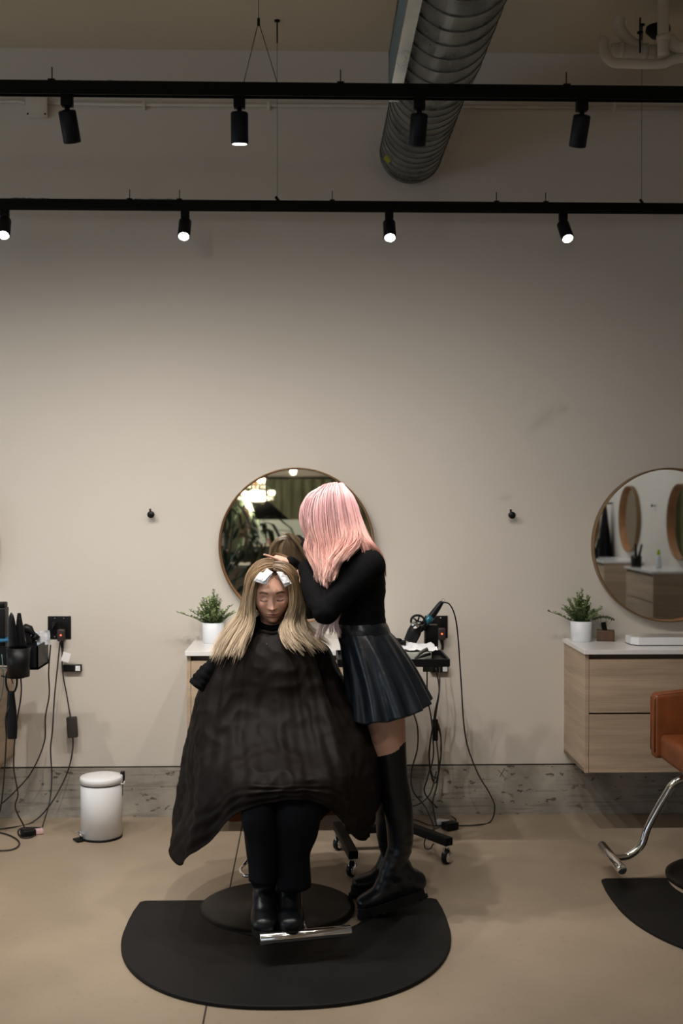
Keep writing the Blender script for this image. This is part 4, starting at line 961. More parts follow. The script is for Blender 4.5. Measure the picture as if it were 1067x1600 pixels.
def boot(ankle, upper_pts, upper_r, fwd, pitch=0.0, yaw_n=None, name='boot', parent=None, sole_h=.032, lugs=True, length=1.0, ax=0.0):
    """foot frame: origin under the ankle on the ground"""
    f = np.array([fwd[0], fwd[1], 0.0]); f /= np.linalg.norm(f); s_ = np.array([-f[1], f[0], 0]); up = np.array([0, 0, 1.0])
    toe = np.array([.175 * length, 0, 0])
    cp, sp_ = math.cos(pitch), math.sin(pitch)
    O = np.array(ankle, float)                                # toe pivot keeps to the ground
    def TW(V):
        V = np.asarray(V, float) - toe; x = V[:, 0] * cp + V[:, 2] * sp_; z = -V[:, 0] * sp_ + V[:, 2] * cp
        V = np.stack([x, V[:, 1], z], 1) + toe
        return O + V[:, :1] * f + V[:, 1:2] * s_ + V[:, 2:3] * up
    h = sole_h; l = length
    P = [(-.060, 0, h + .040), (-.045, 0, h + .040), (0, 0, h + .045), (.05 * l, 0, h + .042), (.10 * l, 0, h + .034), (.145 * l, 0, h + .027), (.185 * l, 0, h + .024)]
    ctr = tube([(-.062 + ax * .3, 0, h + .03), (-.040 + ax * .6, 0, h + .085), (-.010 + ax, 0, h + .15)], [.034, .038, .040], [.030, .034, .038], ref=(1, 0, 0), seg=24, round_ends=True)
    foot = tube(P, [.030, .038, .041, .044, .049, .050, .042], [.040, .044, .048, .047, .042, .036, .028], ref=(0, 0, 1), seg=28, round_ends=True)
    inst = tube([(-.012 + ax * .3, 0, h + .03), (-.004 + ax * .7, 0, h + .08), (-.004 + ax, 0, h + .13)], [.040, .044, .043], [.046, .048, .044], ref=(1, 0, 0), seg=24, round_ends=True)
    vamp = tube([(.11 * l, 0, h + .04), (.06 * l + ax * .4, 0, h + .072), (.010 + ax, 0, h + .115)], [.042, .042, .041], [.034, .038, .040], ref=(0, 0, 1), seg=24, round_ends=True)
    an = TW([(-.004 + ax, 0, h + .13)])[0]
    U = [an] + [np.array(q) for q in upper_pts]
    shaft = stube(U, upper_r, 30, 32, round_ends=True)
    pcs = [(TW(foot[0]), foot[1]), (TW(ctr[0]), ctr[1]), (TW(inst[0]), inst[1]), (TW(vamp[0]), vamp[1]), shaft]
    V, F = remesh(pcs, .006, 6)
    # leather creases around the ankle
    amp = .0035 * np.exp(-((V[:, 2] - (an[2] + .01)) / .07) ** 2) + .0012
    C0 = V.mean(0)
    for i in range(len(V)):
        n1 = noise.noise(Vector((V[i][0] * 9, V[i][1] * 9, V[i][2] * 45))); c = np.array([V[i][0] - an[0], V[i][1] - an[1], 0]); L = np.linalg.norm(c) + 1e-6
        V[i] += c / L * n1 * amp[i]
    b = mk(name, (V, F), 'boot', parent)
    # sole
    n = 40; outl = []
    for k in range(n):
        a = k / n * 2 * PI; c_, s2 = math.cos(a), math.sin(a)
        x = .072 * l + .145 * l * c_; wd = .044 + .010 * math.cos(a) * 1.0 - .006 * math.exp(-((x - .05) / .03) ** 2)
        outl.append((x - (.0 if c_ > 0 else .0), wd * np.sign(s2) * abs(s2) ** .7))
    sv = extrude_poly(outl, .008 if lugs else 0, sole_h + .010, .004)
    pcs = [(TW(sv[0]), sv[1])]
    if lugs:
        for k in range(0, n, 2):
            x, y = outl[k]; bxx = box(x - .008, x + .008, y * .80 - .008, y * .80 + .008, 0, .012); pcs.append((TW(bxx[0]), bxx[1]))
        for xx in np.linspace(-.04, .18 * l, 8):
            bxx = box(xx - .006, xx + .006, -.028, .028, 0.001, .012); pcs.append((TW(bxx[0]), bxx[1]))
    mk('sole', pcs, 'sole', b, smooth=False)
    return b

# ---------------------------------------------------------------- the seated client
client = thing('person', 'seated client with long blonde hair and foils, eyes lowered, in a black salon cape', 'person', (CX, CY, 0))
HC = np.array([W(425, 925, -1.44)[0], -1.435, W(425, 933, -1.47)[2] + .013])
Rh = rotm('Z', math.radians(2)) @ rotm('X', math.radians(9)) @ rotm('Y', math.radians(-1.5))
hV, hF, hC, hb = head_mesh(skin=(.66, .37, .265))
def to_world(V, R, c): return V @ R.T + c
ncol = np.array([.52, .30, .22])
neck = tube([HC + [0, .03, -.04], HC + [0, .035, -.10], HC + [0, .04, -.16], HC + [0, .06, -.24]], [.052, .050, .052, .075], [.055, .052, .054, .06], ref=(0, 1, 0), seg=24)
sh = HC[2] - .20
torso = tube([(HC[0], -1.37, sh + .02), (HC[0] + .01, -1.36, sh - .05), (CX + .01, -1.36, sh - .22), (CX, -1.33, .78), (CX, -1.32, .60)], [.09, .175, .155, .13, .165], [.06, .085, .105, .095, .12], ref=(0, 1, 0), seg=28, round_ends=True)
limbs = []
kneeL, kneeR = np.array([-.20, -1.80, .60]), np.array([.00, -1.79, .60])
ankL, ankR = W(411, 1400, -1.79), W(452, 1395, -1.79)
for s_, kn, an in ((-1, kneeL, ankL), (1, kneeR, ankR)):
    limbs.append(stube([(CX + s_ * .09, -1.36, .62), (kn[0], -1.60, .63), kn], [.085, .075, .058], 14, 16, round_ends=True))
    limbs.append(stube([kn, (kn + an) / 2 + [0, .02, 0], an], [.052, .042, .024], 14, 16, round_ends=True))
    # arms resting on the lap
    shd = np.array([HC[0] + s_ * .150, -1.36, sh - .035]); el = np.array([HC[0] + s_ * .235, -1.42, .84]); wr = np.array([HC[0] + s_ * .07, -1.62, .76])
    limbs.append(stube([shd, el], [.047, .038], 8, 14, round_ends=True)); limbs.append(stube([el, wr], [.037, .026], 8, 14, round_ends=True))
    limbs += hand(wr, (-s_ * .3, -1, -.05), (0, 0, -1), right=(s_ < 0))
bV, bF = remesh([neck, torso] + limbs, .007, 4)
Vw = to_world(hV * [1.07, 1.0, 1.04], Rh, HC)
allV, allF = join([(Vw, hF), (bV, bF)])
client_body = mk('body', (allV, allF), 'skin', client, cols=np.vstack([hC, np.tile(ncol, (len(bV), 1))]))
# turtleneck and top under the cape
tn = [tube([HC + [0, .022, -.108], HC + [0, .03, -.125], HC + [0, .038, -.155], HC + [0, .045, -.20], HC + [0, .055, -.25]], [.056, .061, .062, .072, .13], [.060, .064, .064, .070, .08], ref=(0, 1, 0), seg=32)]
tn.append((torso[0] + (torso[0] - torso[0].mean(0)) * [.05, .08, .01], torso[1]))
for s_ in (-1, 1):
    shd = np.array([HC[0] + s_ * .150, -1.36, sh - .035]); el = np.array([HC[0] + s_ * .235, -1.42, .84])
    tn.append(stube([shd, el], [.055, .046], 8, 16, round_ends=True)); tn.append(stube([el, np.array([HC[0] + s_ * .07, -1.62, .76])], [.045, .034], 8, 16, round_ends=True))
V, F = remesh(tn, .006, 4); mk('turtleneck_top', (V, F), 'knit', client)
# trousers
tr_ = []
tr_.append(stube([(CX - .07, -1.40, .55), (-.19, -1.70, .58), WP([(404, 1262, -1.86)])[0], W(408, 1310, -1.86), W(411, 1350, -1.85), W(411, 1376, -1.85)], [.10, .085, .068, .058, .050, .048], 40, 32))
tr_.append(stube([(CX + .09, -1.40, .55), (.03, -1.70, .58), WP([(468, 1262, -1.84)])[0], W(462, 1300, -1.84), W(458, 1335, -1.83), W(459, 1384, -1.82)], [.10, .090, .090, .078, .062, .062], 40, 32))
for i, vf in enumerate(tr_):
    V = vf[0].copy()
    for k in range(len(V)):
        n1 = noise.noise(Vector((V[k][0] * 22, V[k][1] * 22, V[k][2] * 3 + i * 5))); V[k][0] += n1 * .009; V[k][1] += n1 * .009
    mk('trouser_leg', (V, vf[1]), 'trouser', client)
fdir = (.04, -1)
for an, px, toe_py in ((ankL, 411, 1463), (ankR, 452, 1458)):
    b0 = W(px, toe_py + 2, -1.88); O = np.array([b0[0], -1.775, .103])
    boot(O, [np.array([an[0], -1.80, .28]), np.array([an[0], -1.80, .40])], [.048, .049, .046], fdir, 0.0, name='ankle_boot', parent=client, sole_h=.016, lugs=False, length=.86)

# cape: columns of points from neck to hem, all around
def col_(pts): return [W(*q) for q in pts]
def wc(pts): return [np.array(q, float) for q in pts]
nk = HC + [0, .035, -.17]
cols_ = []
# angle order: right side, front-right, front, front-left, left, back-left, back, back-right
R_side = col_([(452, 978, -1.42), (474, 996, -1.42), (512, 1014, -1.42), (530, 1056, -1.44), (552, 1106, -1.46), (584, 1165, -1.48), (589, 1228, -1.50), (572, 1309, -1.55)])
FR = col_([(446, 984, -1.475), (466, 1004, -1.51), (492, 1040, -1.56), (508, 1100, -1.62), (526, 1160, -1.72), (540, 1206, -1.80), (548, 1240, -1.82), (549, 1300, -1.80)])
FR2 = col_([(436, 986, -1.50), (446, 1007, -1.54), (460, 1045, -1.59), (468, 1104, -1.63), (478, 1162, -1.75), (488, 1204, -1.89), (494, 1228, -1.93), (502, 1256, -1.93)])
F0 = col_([(426, 988, -1.505), (426, 1010, -1.55), (426, 1050, -1.60), (426, 1106, -1.64), (430, 1164, -1.76), (436, 1206, -1.91), (440, 1230, -1.955), (444, 1252, -1.955)])
FL2 = col_([(415, 986, -1.50), (403, 1008, -1.54), (388, 1046, -1.58), (378, 1104, -1.62), (374, 1162, -1.73), (376, 1204, -1.86), (374, 1232, -1.91), (372, 1270, -1.91)])
FLc = col_([(407, 984, -1.475), (386, 1004, -1.50), (352, 1040, -1.54), (338, 1100, -1.60), (330, 1164, -1.68), (322, 1210, -1.76), (314, 1264, -1.80), (303, 1332, -1.80)])
L_side = col_([(401, 977, -1.42), (380, 997, -1.42), (338, 1022, -1.42), (314, 1074, -1.46), (303, 1130, -1.50), (301, 1180, -1.54), (290, 1262, -1.62), (269, 1343, -1.68)])
cxx = HC[0]
BL = wc([(cxx - .06, -1.37, 1.175), (cxx - .13, -1.30, 1.12), (cxx - .20, -1.22, 1.04), (cxx - .27, -1.20, .92), (cxx - .30, -1.19, .80), (cxx - .32, -1.18, .68), (cxx - .34, -1.17, .56), (cxx - .36, -1.20, .44)])
B0 = wc([(cxx, -1.33, 1.19), (cxx, -1.26, 1.13), (cxx + .01, -1.16, 1.05), (cxx + .01, -1.08, .99), (cxx + .01, -1.04, .90), (cxx + .02, -1.02, .78), (cxx + .02, -1.01, .66), (cxx + .02, -1.00, .54)])
BR = wc([(cxx + .06, -1.37, 1.175), (cxx + .13, -1.30, 1.12), (cxx + .21, -1.22, 1.04), (cxx + .28, -1.20, .92), (cxx + .33, -1.19, .80), (cxx + .37, -1.18, .68), (cxx + .39, -1.18, .56), (cxx + .40, -1.20, .44)])
A = np.array([R_side, FR, FR2, F0, FL2, FLc, L_side, BL, B0, BR])       # (10, 8, 3)
NC, NR = 240, 130
A2 = catmull_loop(A, NC)                                                   # (NC, 8, 3)
A3 = np.array([catmull(A2[i], NR) for i in range(NC)])                     # (NC, NR, 3)
du = np.roll(A3, -1, 0) - np.roll(A3, 1, 0); dv = np.gradient(A3, axis=1)
N = np.cross(du, dv); N /= np.linalg.norm(N, axis=2)[:, :, None] + 1e-9
cen = A3.mean((0, 1)); sgn = np.sign(((A3 - cen) * N).sum(2).mean()); N *= sgn
uu = np.arange(NC) / NC * 10; ss = np.linspace(0, 1, NR)
D = np.zeros((NC, NR))
for i in range(NC):
    for j in range(NR):
        p = A3[i, j]; s_ = ss[j]
        fold = math.sin(uu[i] * 5.1 + 2.2 * noise.noise(Vector((uu[i] * .7, s_ * 2, 3)))) * .006 * s_
        radial = noise.noise(Vector((uu[i] * 2.4, s_ * 1.6, 0))) * .020 * sm(s_ / .5)
        big = noise.noise(Vector((p[0] * 5, p[1] * 5, p[2] * 5))) * .016 * sm(s_ / .3)
        cr = abs(noise.noise(Vector((p[0] * 15, p[1] * 15, p[2] * 15)))) * .011 * sm(s_ / .2)
        hemw = math.sin(s_ * 120 + 3 * noise.noise(Vector((uu[i] * 1.6, 0, 7)))) * .0045 * sm((s_ - .80) / .12) * (.5 + .8 * max(0, noise.noise(Vector((uu[i] * 1.3, 4, 2)))) * 2)
        D[i, j] = fold + radial + big - cr + hemw
A4 = A3 + N * D[:, :, None]
Vc = A4.transpose(1, 0, 2).reshape(-1, 3); Fc = grid_faces(NR, NC, True, False)
cape = mk('salon_cape', (Vc, Fc), 'cape', client, label='large black nylon salon cape with pointed lower corners')
sd = cape.modifiers.new('thick', 'SOLIDIFY'); sd.thickness = .002
mk('collar_band', tube(catmull_loop(A4[:, 2][::24], 60), .005, rb=.010, seg=8, caps=False), 'cape', cape)
p = W(417, 1006, -1.56); mk('snap', ell(p, (.003, .003, .003), 10), 'chrome', cape)
# gathered sleeve end at the cape's left
S0, S1 = W(340, 1034, -1.44), W(310, 1074, -1.47)
P = catmull([S0, (S0 + S1) / 2 + [.0, -.01, .006], S1], 24); rr_ = np.array([.040 + .012 * i / 23 + .0025 * math.sin(i * 1.9) for i in range(24)]); rr_[-1] = .046
V, F = tube(P, rr_ * .75, rr_, ref=(0, 1, 0), seg=40, caps=False); V = V.copy()
for k in range(len(V)): V[k] += (V[k] - P[k // 40]) * .22 * noise.noise(Vector(V[k] * 38))
slv = mk('cape_sleeve', (V, F), 'knit', cape); sd = slv.modifiers.new('thick', 'SOLIDIFY'); sd.thickness = .003

# hair of the client
BLROOT, BLMID, BLTIP = (.16, .09, .04), (.34, .24, .135), (.58, .45, .31)
Lg = [  # image left, front to back
    [(426, 889, -1.520), (416, 892, -1.530), (404, 903, -1.525), (398, 920, -1.510), (395, 945, -1.500), (395, 968, -1.500), (391, 988, -1.540), (384, 1006, -1.575), (379, 1028, -1.61)],
    [(427, 883, -1.495), (412, 886, -1.500), (397, 900, -1.500), (391, 922, -1.485), (388, 948, -1.475), (386, 968, -1.48), (378, 986, -1.53), (366, 1004, -1.56), (356, 1024, -1.60)],
    [(427, 878, -1.455), (408, 881, -1.455), (391, 900, -1.455), (386, 925, -1.445), (383, 948, -1.44), (378, 968, -1.45), (365, 986, -1.49), (351, 1006, -1.52), (342, 1025, -1.56)],
    [(428, 875.5, -1.40), (406, 880, -1.40), (389, 900, -1.40), (385, 925, -1.395), (381, 950, -1.39), (373, 968, -1.41), (358, 986, -1.46), (345, 1006, -1.48), (335, 1028, -1.53)],
    [(428, 877, -1.35), (407, 882, -1.345), (391, 903, -1.34), (387, 930, -1.33), (383, 955, -1.33), (378, 975, -1.34), (371, 992, -1.35), (362, 1005, -1.38), (352, 1014, -1.44)]]
Rg = [
    [(428, 889, -1.520), (438, 891, -1.530), (450, 902, -1.525), (455, 920, -1.510), (456, 942, -1.500), (451, 962, -1.50), (444, 980, -1.535), (444, 995, -1.57), (455, 1010, -1.60)],
    [(429, 883, -1.495), (443, 886, -1.500), (457, 900, -1.500), (462, 922, -1.485), (463, 945, -1.475), (459, 966, -1.48), (455, 983, -1.53), (462, 1000, -1.56), (476, 1013, -1.58)],
    [(429, 878, -1.455), (447, 881, -1.455), (463, 900, -1.455), (468, 925, -1.445), (469, 948, -1.44), (468, 968, -1.45), (474, 986, -1.50), (487, 1000, -1.53), (497, 1014, -1.54)],
    [(429, 875.5, -1.40), (449, 880, -1.40), (465, 900, -1.40), (470, 925, -1.395), (471, 950, -1.39), (474, 970, -1.41), (485, 986, -1.45), (501, 996, -1.46), (514, 1006, -1.47)],
    [(429, 877, -1.35), (448, 882, -1.345), (464, 903, -1.34), (468, 930, -1.33), (470, 955, -1.33), (473, 975, -1.34), (479, 990, -1.36), (492, 998, -1.39), (506, 1003, -1.42)]]
Bg = []
for k in range(7):
    a = k / 6 * PI; cx_ = HC[0]; c_, s_ = math.cos(a), math.sin(a)
    Bg.append([np.array([cx_ + .02 * c_, -1.38 + .03 * s_, HC[2] + .118]), np.array([cx_ + .08 * c_, -1.40 + .09 * s_, HC[2] + .07]), np.array([cx_ + .10 * c_, -1.40 + .12 * s_, HC[2] - .02]),
               np.array([cx_ + .12 * c_, -1.40 + .125 * s_, HC[2] - .12]), np.array([cx_ + .17 * c_, -1.38 + .13 * s_, HC[2] - .22]), np.array([cx_ + .20 * c_, -1.36 + .13 * s_, HC[2] - .32])])
hp = []
for gd, sd_ in ((Lg, 1), (Rg, 2)):
    hp.append(strands([[W(*q) for q in G_] for G_ in gd], 1500, ((.13, .073, .033), (.18, .11, .055), (.25, .17, .095), (.34, .25, .155), (.48, .37, .25), (.56, .44, .31)), width=(.0032, .0012), spread=(.0035, .013), clumps=34, seed=sd_, wave=.008, col_jit=.30, lo=.66, clump_pull=.82))
hp.append(strands(Bg, 900, (BLROOT, BLMID, (.44, .33, .20), BLTIP), width=(.005, .0018), spread=(.004, .010), clumps=40, seed=5))
capV, capF, capC = hair_cap(hb[0], hb[1], (.15, .085, .04), lambda V: (V[:, 1] > -.035 + np.maximum(0, .02 - V[:, 2]) * .3) & (V[:, 2] > -.085) | (V[:, 2] > .082), .005)
hp.append((to_world(capV * [1.07, 1.0, 1.03], Rh, HC), capF, capC))
V, F = join([(q[0], q[1]) for q in hp]); hair1 = mk('hair', (V, F), 'hair', client, cols=np.vstack([q[2] for q in hp]), kind='stuff', label='long blonde hair with a centre part')
# foils folded over the front sections
def foil(corners, depth, label, fold=.5):
    (a, b, c, d) = [W(q[0], q[1], depth[i]) for i, q in enumerate(corners)]; n = 12; V = []
    for i in range(n):
        for j in range(n):
            u, v = i / (n - 1), j / (n - 1); p_ = (a * (1 - u) + b * u) * (1 - v) + (d * (1 - u) + c * u) * v
            p_ = p_ + np.array([0, -1, .3]) * (.003 * noise.noise(Vector((u * 5, v * 5, corners[0][0]))) + .006 * math.sin(PI * u)); V.append(p_)
    o = mk('hair_foil', (V, grid_faces(n, n, False, False)), 'foil', None, tag=(label, 'hair foil', 'foils folded in the blonde hair'))
    o.modifiers.new('thick', 'SOLIDIFY').thickness = .0012
foil([(396, 908), (406, 894), (425, 897), (416, 914)], (-1.545, -1.535, -1.552, -1.565), 'wider lower foil over the client\'s brow on the left of her part')
foil([(403, 907), (417, 888), (426.5, 894), (412, 910)], (-1.560, -1.545, -1.560, -1.572), 'bright narrow upper foil on the left of her part')
foil([(432, 894), (442, 894), (454, 910), (443, 914)], (-1.555, -1.545, -1.552, -1.567), 'pale foil on the right of her part')
foil([(436, 900), (448, 899), (456, 912), (445, 918)], (-1.547, -1.538, -1.546, -1.556), 'dimmer lower foil tucked under the right one')

# ---------------------------------------------------------------- the standing stylist
YS = -1.40
sty = thing('person', 'standing stylist with long pink hair, black top, leather skirt and tall boots', 'person', (W(615, 1400, -1.4)[0], YS, 0))
SC = W(519, 806, -1.41)
Rs = rotm('Z', -PI / 2 + .10) @ rotm('X', math.radians(24))
sV, sF, sC, sb = head_mesh(skin=(.62, .37, .27))
NB = W(549, 856, -1.40)
nks = stube([SC + [.03, 0, -.03], SC + [.045, 0, -.09], NB], [.050, .050, .062], 10, 20, round_ends=True)
TS = [(549, 850, .045, .060), (555, 862, .070, .135), (561, 884, .090, .170), (562, 912, .098, .165), (563, 940, .090, .140), (565, 965, .088, .128), (566, 990, .092, .138), (578, 1030, .108, .162), (590, 1075, .112, .170)]
TP = np.array([W(q[0], q[1], YS) for q in TS])
def torso_s(off, k0=0, k1=None):
    q = TS[k0:k1]; P = catmull(TP[k0:k1], 40); s_ = np.linspace(0, 1, 40); s0 = np.linspace(0, 1, len(q))
    ra = np.interp(s_, s0, [a[2] for a in q]) + off; rb2 = np.interp(s_, s0, [a[3] for a in q]) + off
    return tube(P, rb2, ra, ref=(1, 0, 0), seg=36, round_ends=True)
# arms: near (towards the camera) and far
nS, nE, nW = W(577, 884, -1.555), W(510, 955, -1.62), W(479, 888, -1.47)
fS, fE, fW = W(572, 878, -1.255), W(505, 925, -1.16), W(455, 879, -1.405)
def arms(off):
    o = []
    o.append(stube([nS, (nS + nE) / 2 + [.0, -.01, .01], nE], [.060 + off, .052 + off, .042 + off], 16, 20, round_ends=True))
    o.append(stube([nE, (nE + nW) / 2 + [-.006, 0, -.004], nW], [.046 + off, .041 + off, .031 + off * .6], 16, 20, round_ends=True))
    o.append(stube([fS, (fS + fE) / 2, fE], [.056 + off, .046 + off, .040 + off], 16, 20, round_ends=True))
    o.append(stube([fE, (fE + fW) / 2, fW], [.040 + off, .036 + off, .023 + off * .8], 16, 20, round_ends=True))
    return o
nHip, nKnee, nAnk = W(592, 1060, -1.49), W(613, 1205, -1.48), W(624, 1360, -1.47)
fHip, fKnee, fAnk = W(590, 1060, -1.31), W(606, 1205, -1.27), W(612, 1335, -1.24)
legs = []
for h_, k_, a_ in ((nHip, nKnee, nAnk), (fHip, fKnee, fAnk)):
    legs.append(stube([h_, h_ * .45 + k_ * .55 + [.004, 0, 0], k_], [.090, .073, .052], 18, 24, round_ends=True))
    legs.append(stube([k_, k_ * .65 + a_ * .35 + [.012, 0, 0], a_], [.050, .046, .024], 18, 24, round_ends=True))
# hands: near hand lies on top of the client's head with fingers closing on a strand
hn = hand(nW, (-.45, .55, -.45), (-1, -.2, .2), right=False, curls=((.05, .12, .08), (.45, .65, .45), (.60, .75, .5), (.7, .8, .5)), thumb=(.05, .25), sc=.80, thumb_in=.7)
hf = hand(fW, (-1.0, -.24, .34), (-.2, .25, -1), right=True, curls=((-.10, .05, .05), (.50, .7, .5), (.6, .8, .6), (.6, .8, .6)), thumb=(.2, .4), sc=.76)
bodyV, bodyF = remesh([nks, torso_s(0)] + arms(-.002) + legs + hn + hf, .0036, 3)
SVw = to_world(sV, Rs, SC)
V, F = join([(SVw, sF), (bodyV, bodyF)])
scol = np.tile(np.array([.56, .33, .24]), (len(bodyV), 1)); hm = (bodyV[:, 0] < fW[0] + .09) & (bodyV[:, 2] > 1.2); scol[hm] = (.62, .36, .27)
mk('body', (V, F), 'skin', sty, cols=np.vstack([sC, scol]))
V, F = remesh([torso_s(.007, 1, 7)] + arms(.006), .006, 5)
for i in range(len(V)):
    n1 = noise.noise(Vector(V[i] * 22)) * .004 + abs(noise.noise(Vector((V[i][0] * 14, V[i][1] * 14, V[i][2] * 30)))) * -.004
    V[i] += np.array([n1, -abs(n1) * .5, n1 * .4])
mk('knit_top', (V, F), 'knit', sty, label='tight black long-sleeved top')
# skirt
hem_c = W(607, 1108, YS); wst = W(564.5, 979, YS)
K_, NS = 50, 220; V = []
for i in range(K_):
    s_ = i / (K_ - 1); c = wst * (1 - s_) + hem_c * s_; c = c + np.array([.012 * math.sin(PI * s_), 0, 0])
    rx = .093 + (.165 - .093) * s_ ** .8; ry = .135 + (.245 - .135) * s_ ** .75
    for j in range(NS):
        th = j / NS * 2 * PI; pl = math.cos(th * 13 + .9 * math.sin(th * 2) + .25 * math.sin(s_ * 5)); pl = math.copysign(abs(pl) ** .75, pl)
        m_ = 1 + (.075 * s_ ** 1.1) * pl + .03 * s_ * noise.noise(Vector((math.cos(th) * 2, math.sin(th) * 2, s_ * 2)))
        V.append([c[0] + rx * m_ * math.cos(th), c[1] + ry * m_ * math.sin(th), c[2] + s_ * (.050 * math.cos(th)) * .7 + .006 * s_ * pl])
sk = mk('pleated_skirt', (V, grid_faces(K_, NS, True, False)), 'skirt', sty, label='short flared black faux-leather skirt'); sk.modifiers.new('t', 'SOLIDIFY').thickness = .0025
V = []
for i in range(10):
    s_ = i / 9; c = wst + np.array([-.002, 0, .014]) + (hem_c - wst) * (-.02 + .17 * s_)
    for j in range(80):
        th = j / 80 * 2 * PI; bl = .0045 * math.sin(PI * s_); V.append([c[0] + (.097 + .007 * s_ + bl) * math.cos(th), c[1] + (.139 + .012 * s_ + bl) * math.sin(th), c[2] + .006 * math.cos(th)])
mk('waistband', (V, grid_faces(10, 80, True, False)), 'skirt', sk)
# tall boots
tn_, ts_ = W(566, 1432, -1.50), 1
bt_top = W(611, 1162, -1.485); kn = W(614, 1212, -1.48); cf = W(622, 1262, -1.475); lw = W(625, 1320, -1.47)
On = np.array([W(640, 1400, -1.48)[0] + .005, -1.475, .014])
boot(On, [lw, cf, kn, W(611, 1185, -1.484), bt_top], [.043, .050, .058, .058, .062, .060], (-1, -.10), math.radians(15), name='tall_boot', parent=sty, length=.95, ax=.03)
Of = np.array([W(626, 1390, -1.24)[0] - .002, -1.235, .003])
boot(Of, [W(606, 1300, -1.25), W(607, 1250, -1.26), W(606, 1205, -1.27), W(604, 1170, -1.28)], [.043, .048, .055, .056, .060], (-1, -.02), 0.0, name='tall_boot', parent=sty, length=.95, ax=.04)
# pink hair
PROOT, PM, PT = (.80, .44, .46), (.78, .46, .42), (.76, .47, .41)
def sg(pts): return [W(*q) for q in pts]
NG = [  # near side sheet, front to back
    sg([(500, 767, -1.46), (484, 777, -1.47), (474, 797, -1.46), (480, 816, -1.46), (490, 832, -1.475), (484, 851, -1.49), (486, 868, -1.51), (498, 890, -1.55), (503, 912, -1.56)]),
    sg([(506, 762, -1.47), (491, 778, -1.50), (484, 802, -1.505), (487, 828, -1.51), (494, 850, -1.52), (495, 870, -1.545), (502, 892, -1.58), (507, 913, -1.60)]),
    sg([(512, 758, -1.46), (501, 774, -1.51), (497, 800, -1.525), (500, 830, -1.53), (506, 855, -1.54), (509, 878, -1.57), (510, 897, -1.61), (510, 912, -1.63)]),
    sg([(519, 756.5, -1.45), (514, 772, -1.52), (514, 800, -1.535), (518, 830, -1.54), (522, 852, -1.55), (520, 872, -1.58), (517, 890, -1.62), (514, 905, -1.64)]),
    sg([(526, 757, -1.44), (528, 772, -1.51), (531, 800, -1.53), (535, 825, -1.54), (538, 845, -1.565), (532, 866, -1.60), (524, 884, -1.635), (518, 900, -1.65)]),
    sg([(532, 759, -1.43), (541, 775, -1.49), (547, 800, -1.51), (552, 825, -1.53), (556, 842, -1.56), (552, 856, -1.60), (540, 868, -1.63), (530, 880, -1.65)]),
    sg([(536, 762, -1.41), (550, 780, -1.46), (558, 805, -1.48), (565, 828, -1.51), (574, 846, -1.54), (584, 858, -1.53), (591, 872, -1.51), (596, 886, -1.49)]),
    sg([(537, 764, -1.38), (553, 785, -1.41), (562, 808, -1.42), (571, 830, -1.44), (580, 848, -1.46), (589, 862, -1.44), (597, 880, -1.43), (600, 900, -1.42)]),
    sg([(534, 764, -1.36), (549, 785, -1.35), (557, 808, -1.33), (566, 830, -1.33), (576, 850, -1.33), (586, 865, -1.31), (594, 882, -1.30), (598, 898, -1.29)])]
FGd = [  # far side and front
    sg([(498, 768, -1.42), (482, 780, -1.41), (474, 798, -1.40), (476, 818, -1.40), (484, 840, -1.40), (490, 865, -1.40), (500, 900, -1.42), (505, 930, -1.45)]),
    sg([(504, 762, -1.38), (490, 778, -1.34), (480, 800, -1.32), (484, 826, -1.31), (492, 850, -1.31), (498, 876, -1.33), (505, 905, -1.36), (512, 935, -1.40)]),
    sg([(515, 759, -1.37), (506, 775, -1.31), (500, 800, -1.29), (504, 830, -1.28), (512, 856, -1.27), (520, 880, -1.26), (525, 905, -1.28), (528, 930, -1.30)]),
    sg([(528, 760, -1.37), (536, 778, -1.31), (540, 802, -1.29), (548, 830, -1.28), (558, 852, -1.27), (568, 868, -1.25), (574, 885, -1.24), (578, 905, -1.24)])]
LG = [sg([(520, 925, -1.46), (512, 945, -1.50), (505, 965, -1.54), (498, 985, -1.56), (492, 998, -1.57)]), sg([(538, 925, -1.54), (530, 948, -1.555), (520, 968, -1.565), (512, 985, -1.57), (508, 996, -1.57)]),
      sg([(546, 920, -1.585), (543, 938, -1.59), (534, 955, -1.585), (531, 972, -1.58), (541, 994, -1.575)])]
hp = [strands(NG, 2600, (PROOT, (.78, .46, .47), (.70, .39, .35), (.66, .34, .29), PT), width=(.0036, .0016), spread=(.004, .009), clumps=70, seed=11, wave=.006, col_jit=.30, lo=.84, clump_pull=.8),
      strands(FGd, 900, (PROOT, PM, PT), width=(.004, .0018), spread=(.004, .010), clumps=36, seed=12, col_jit=.14),
      strands(LG, 170, ((.62, .42, .44), (.72, .55, .56), (.78, .62, .62)), width=(.0028, .0012), spread=(.002, .005), clumps=7, seed=13, col_jit=.1)]
capV, capF, capC = hair_cap(sb[0], sb[1], (.62, .33, .32), lambda V: ((V[:, 1] > -.050) & (V[:, 2] > -.075) & (V[:, 1] > -.07 - V[:, 2])) | (V[:, 2] > .070), .006)
hp.append((to_world(capV, Rs, SC), capF, capC))
V, F = join([(q[0], q[1]) for q in hp]); mk('hair', (V, F), 'hair', sty, cols=np.vstack([q[2] for q in hp]), kind='stuff', label='long straight pink hair')
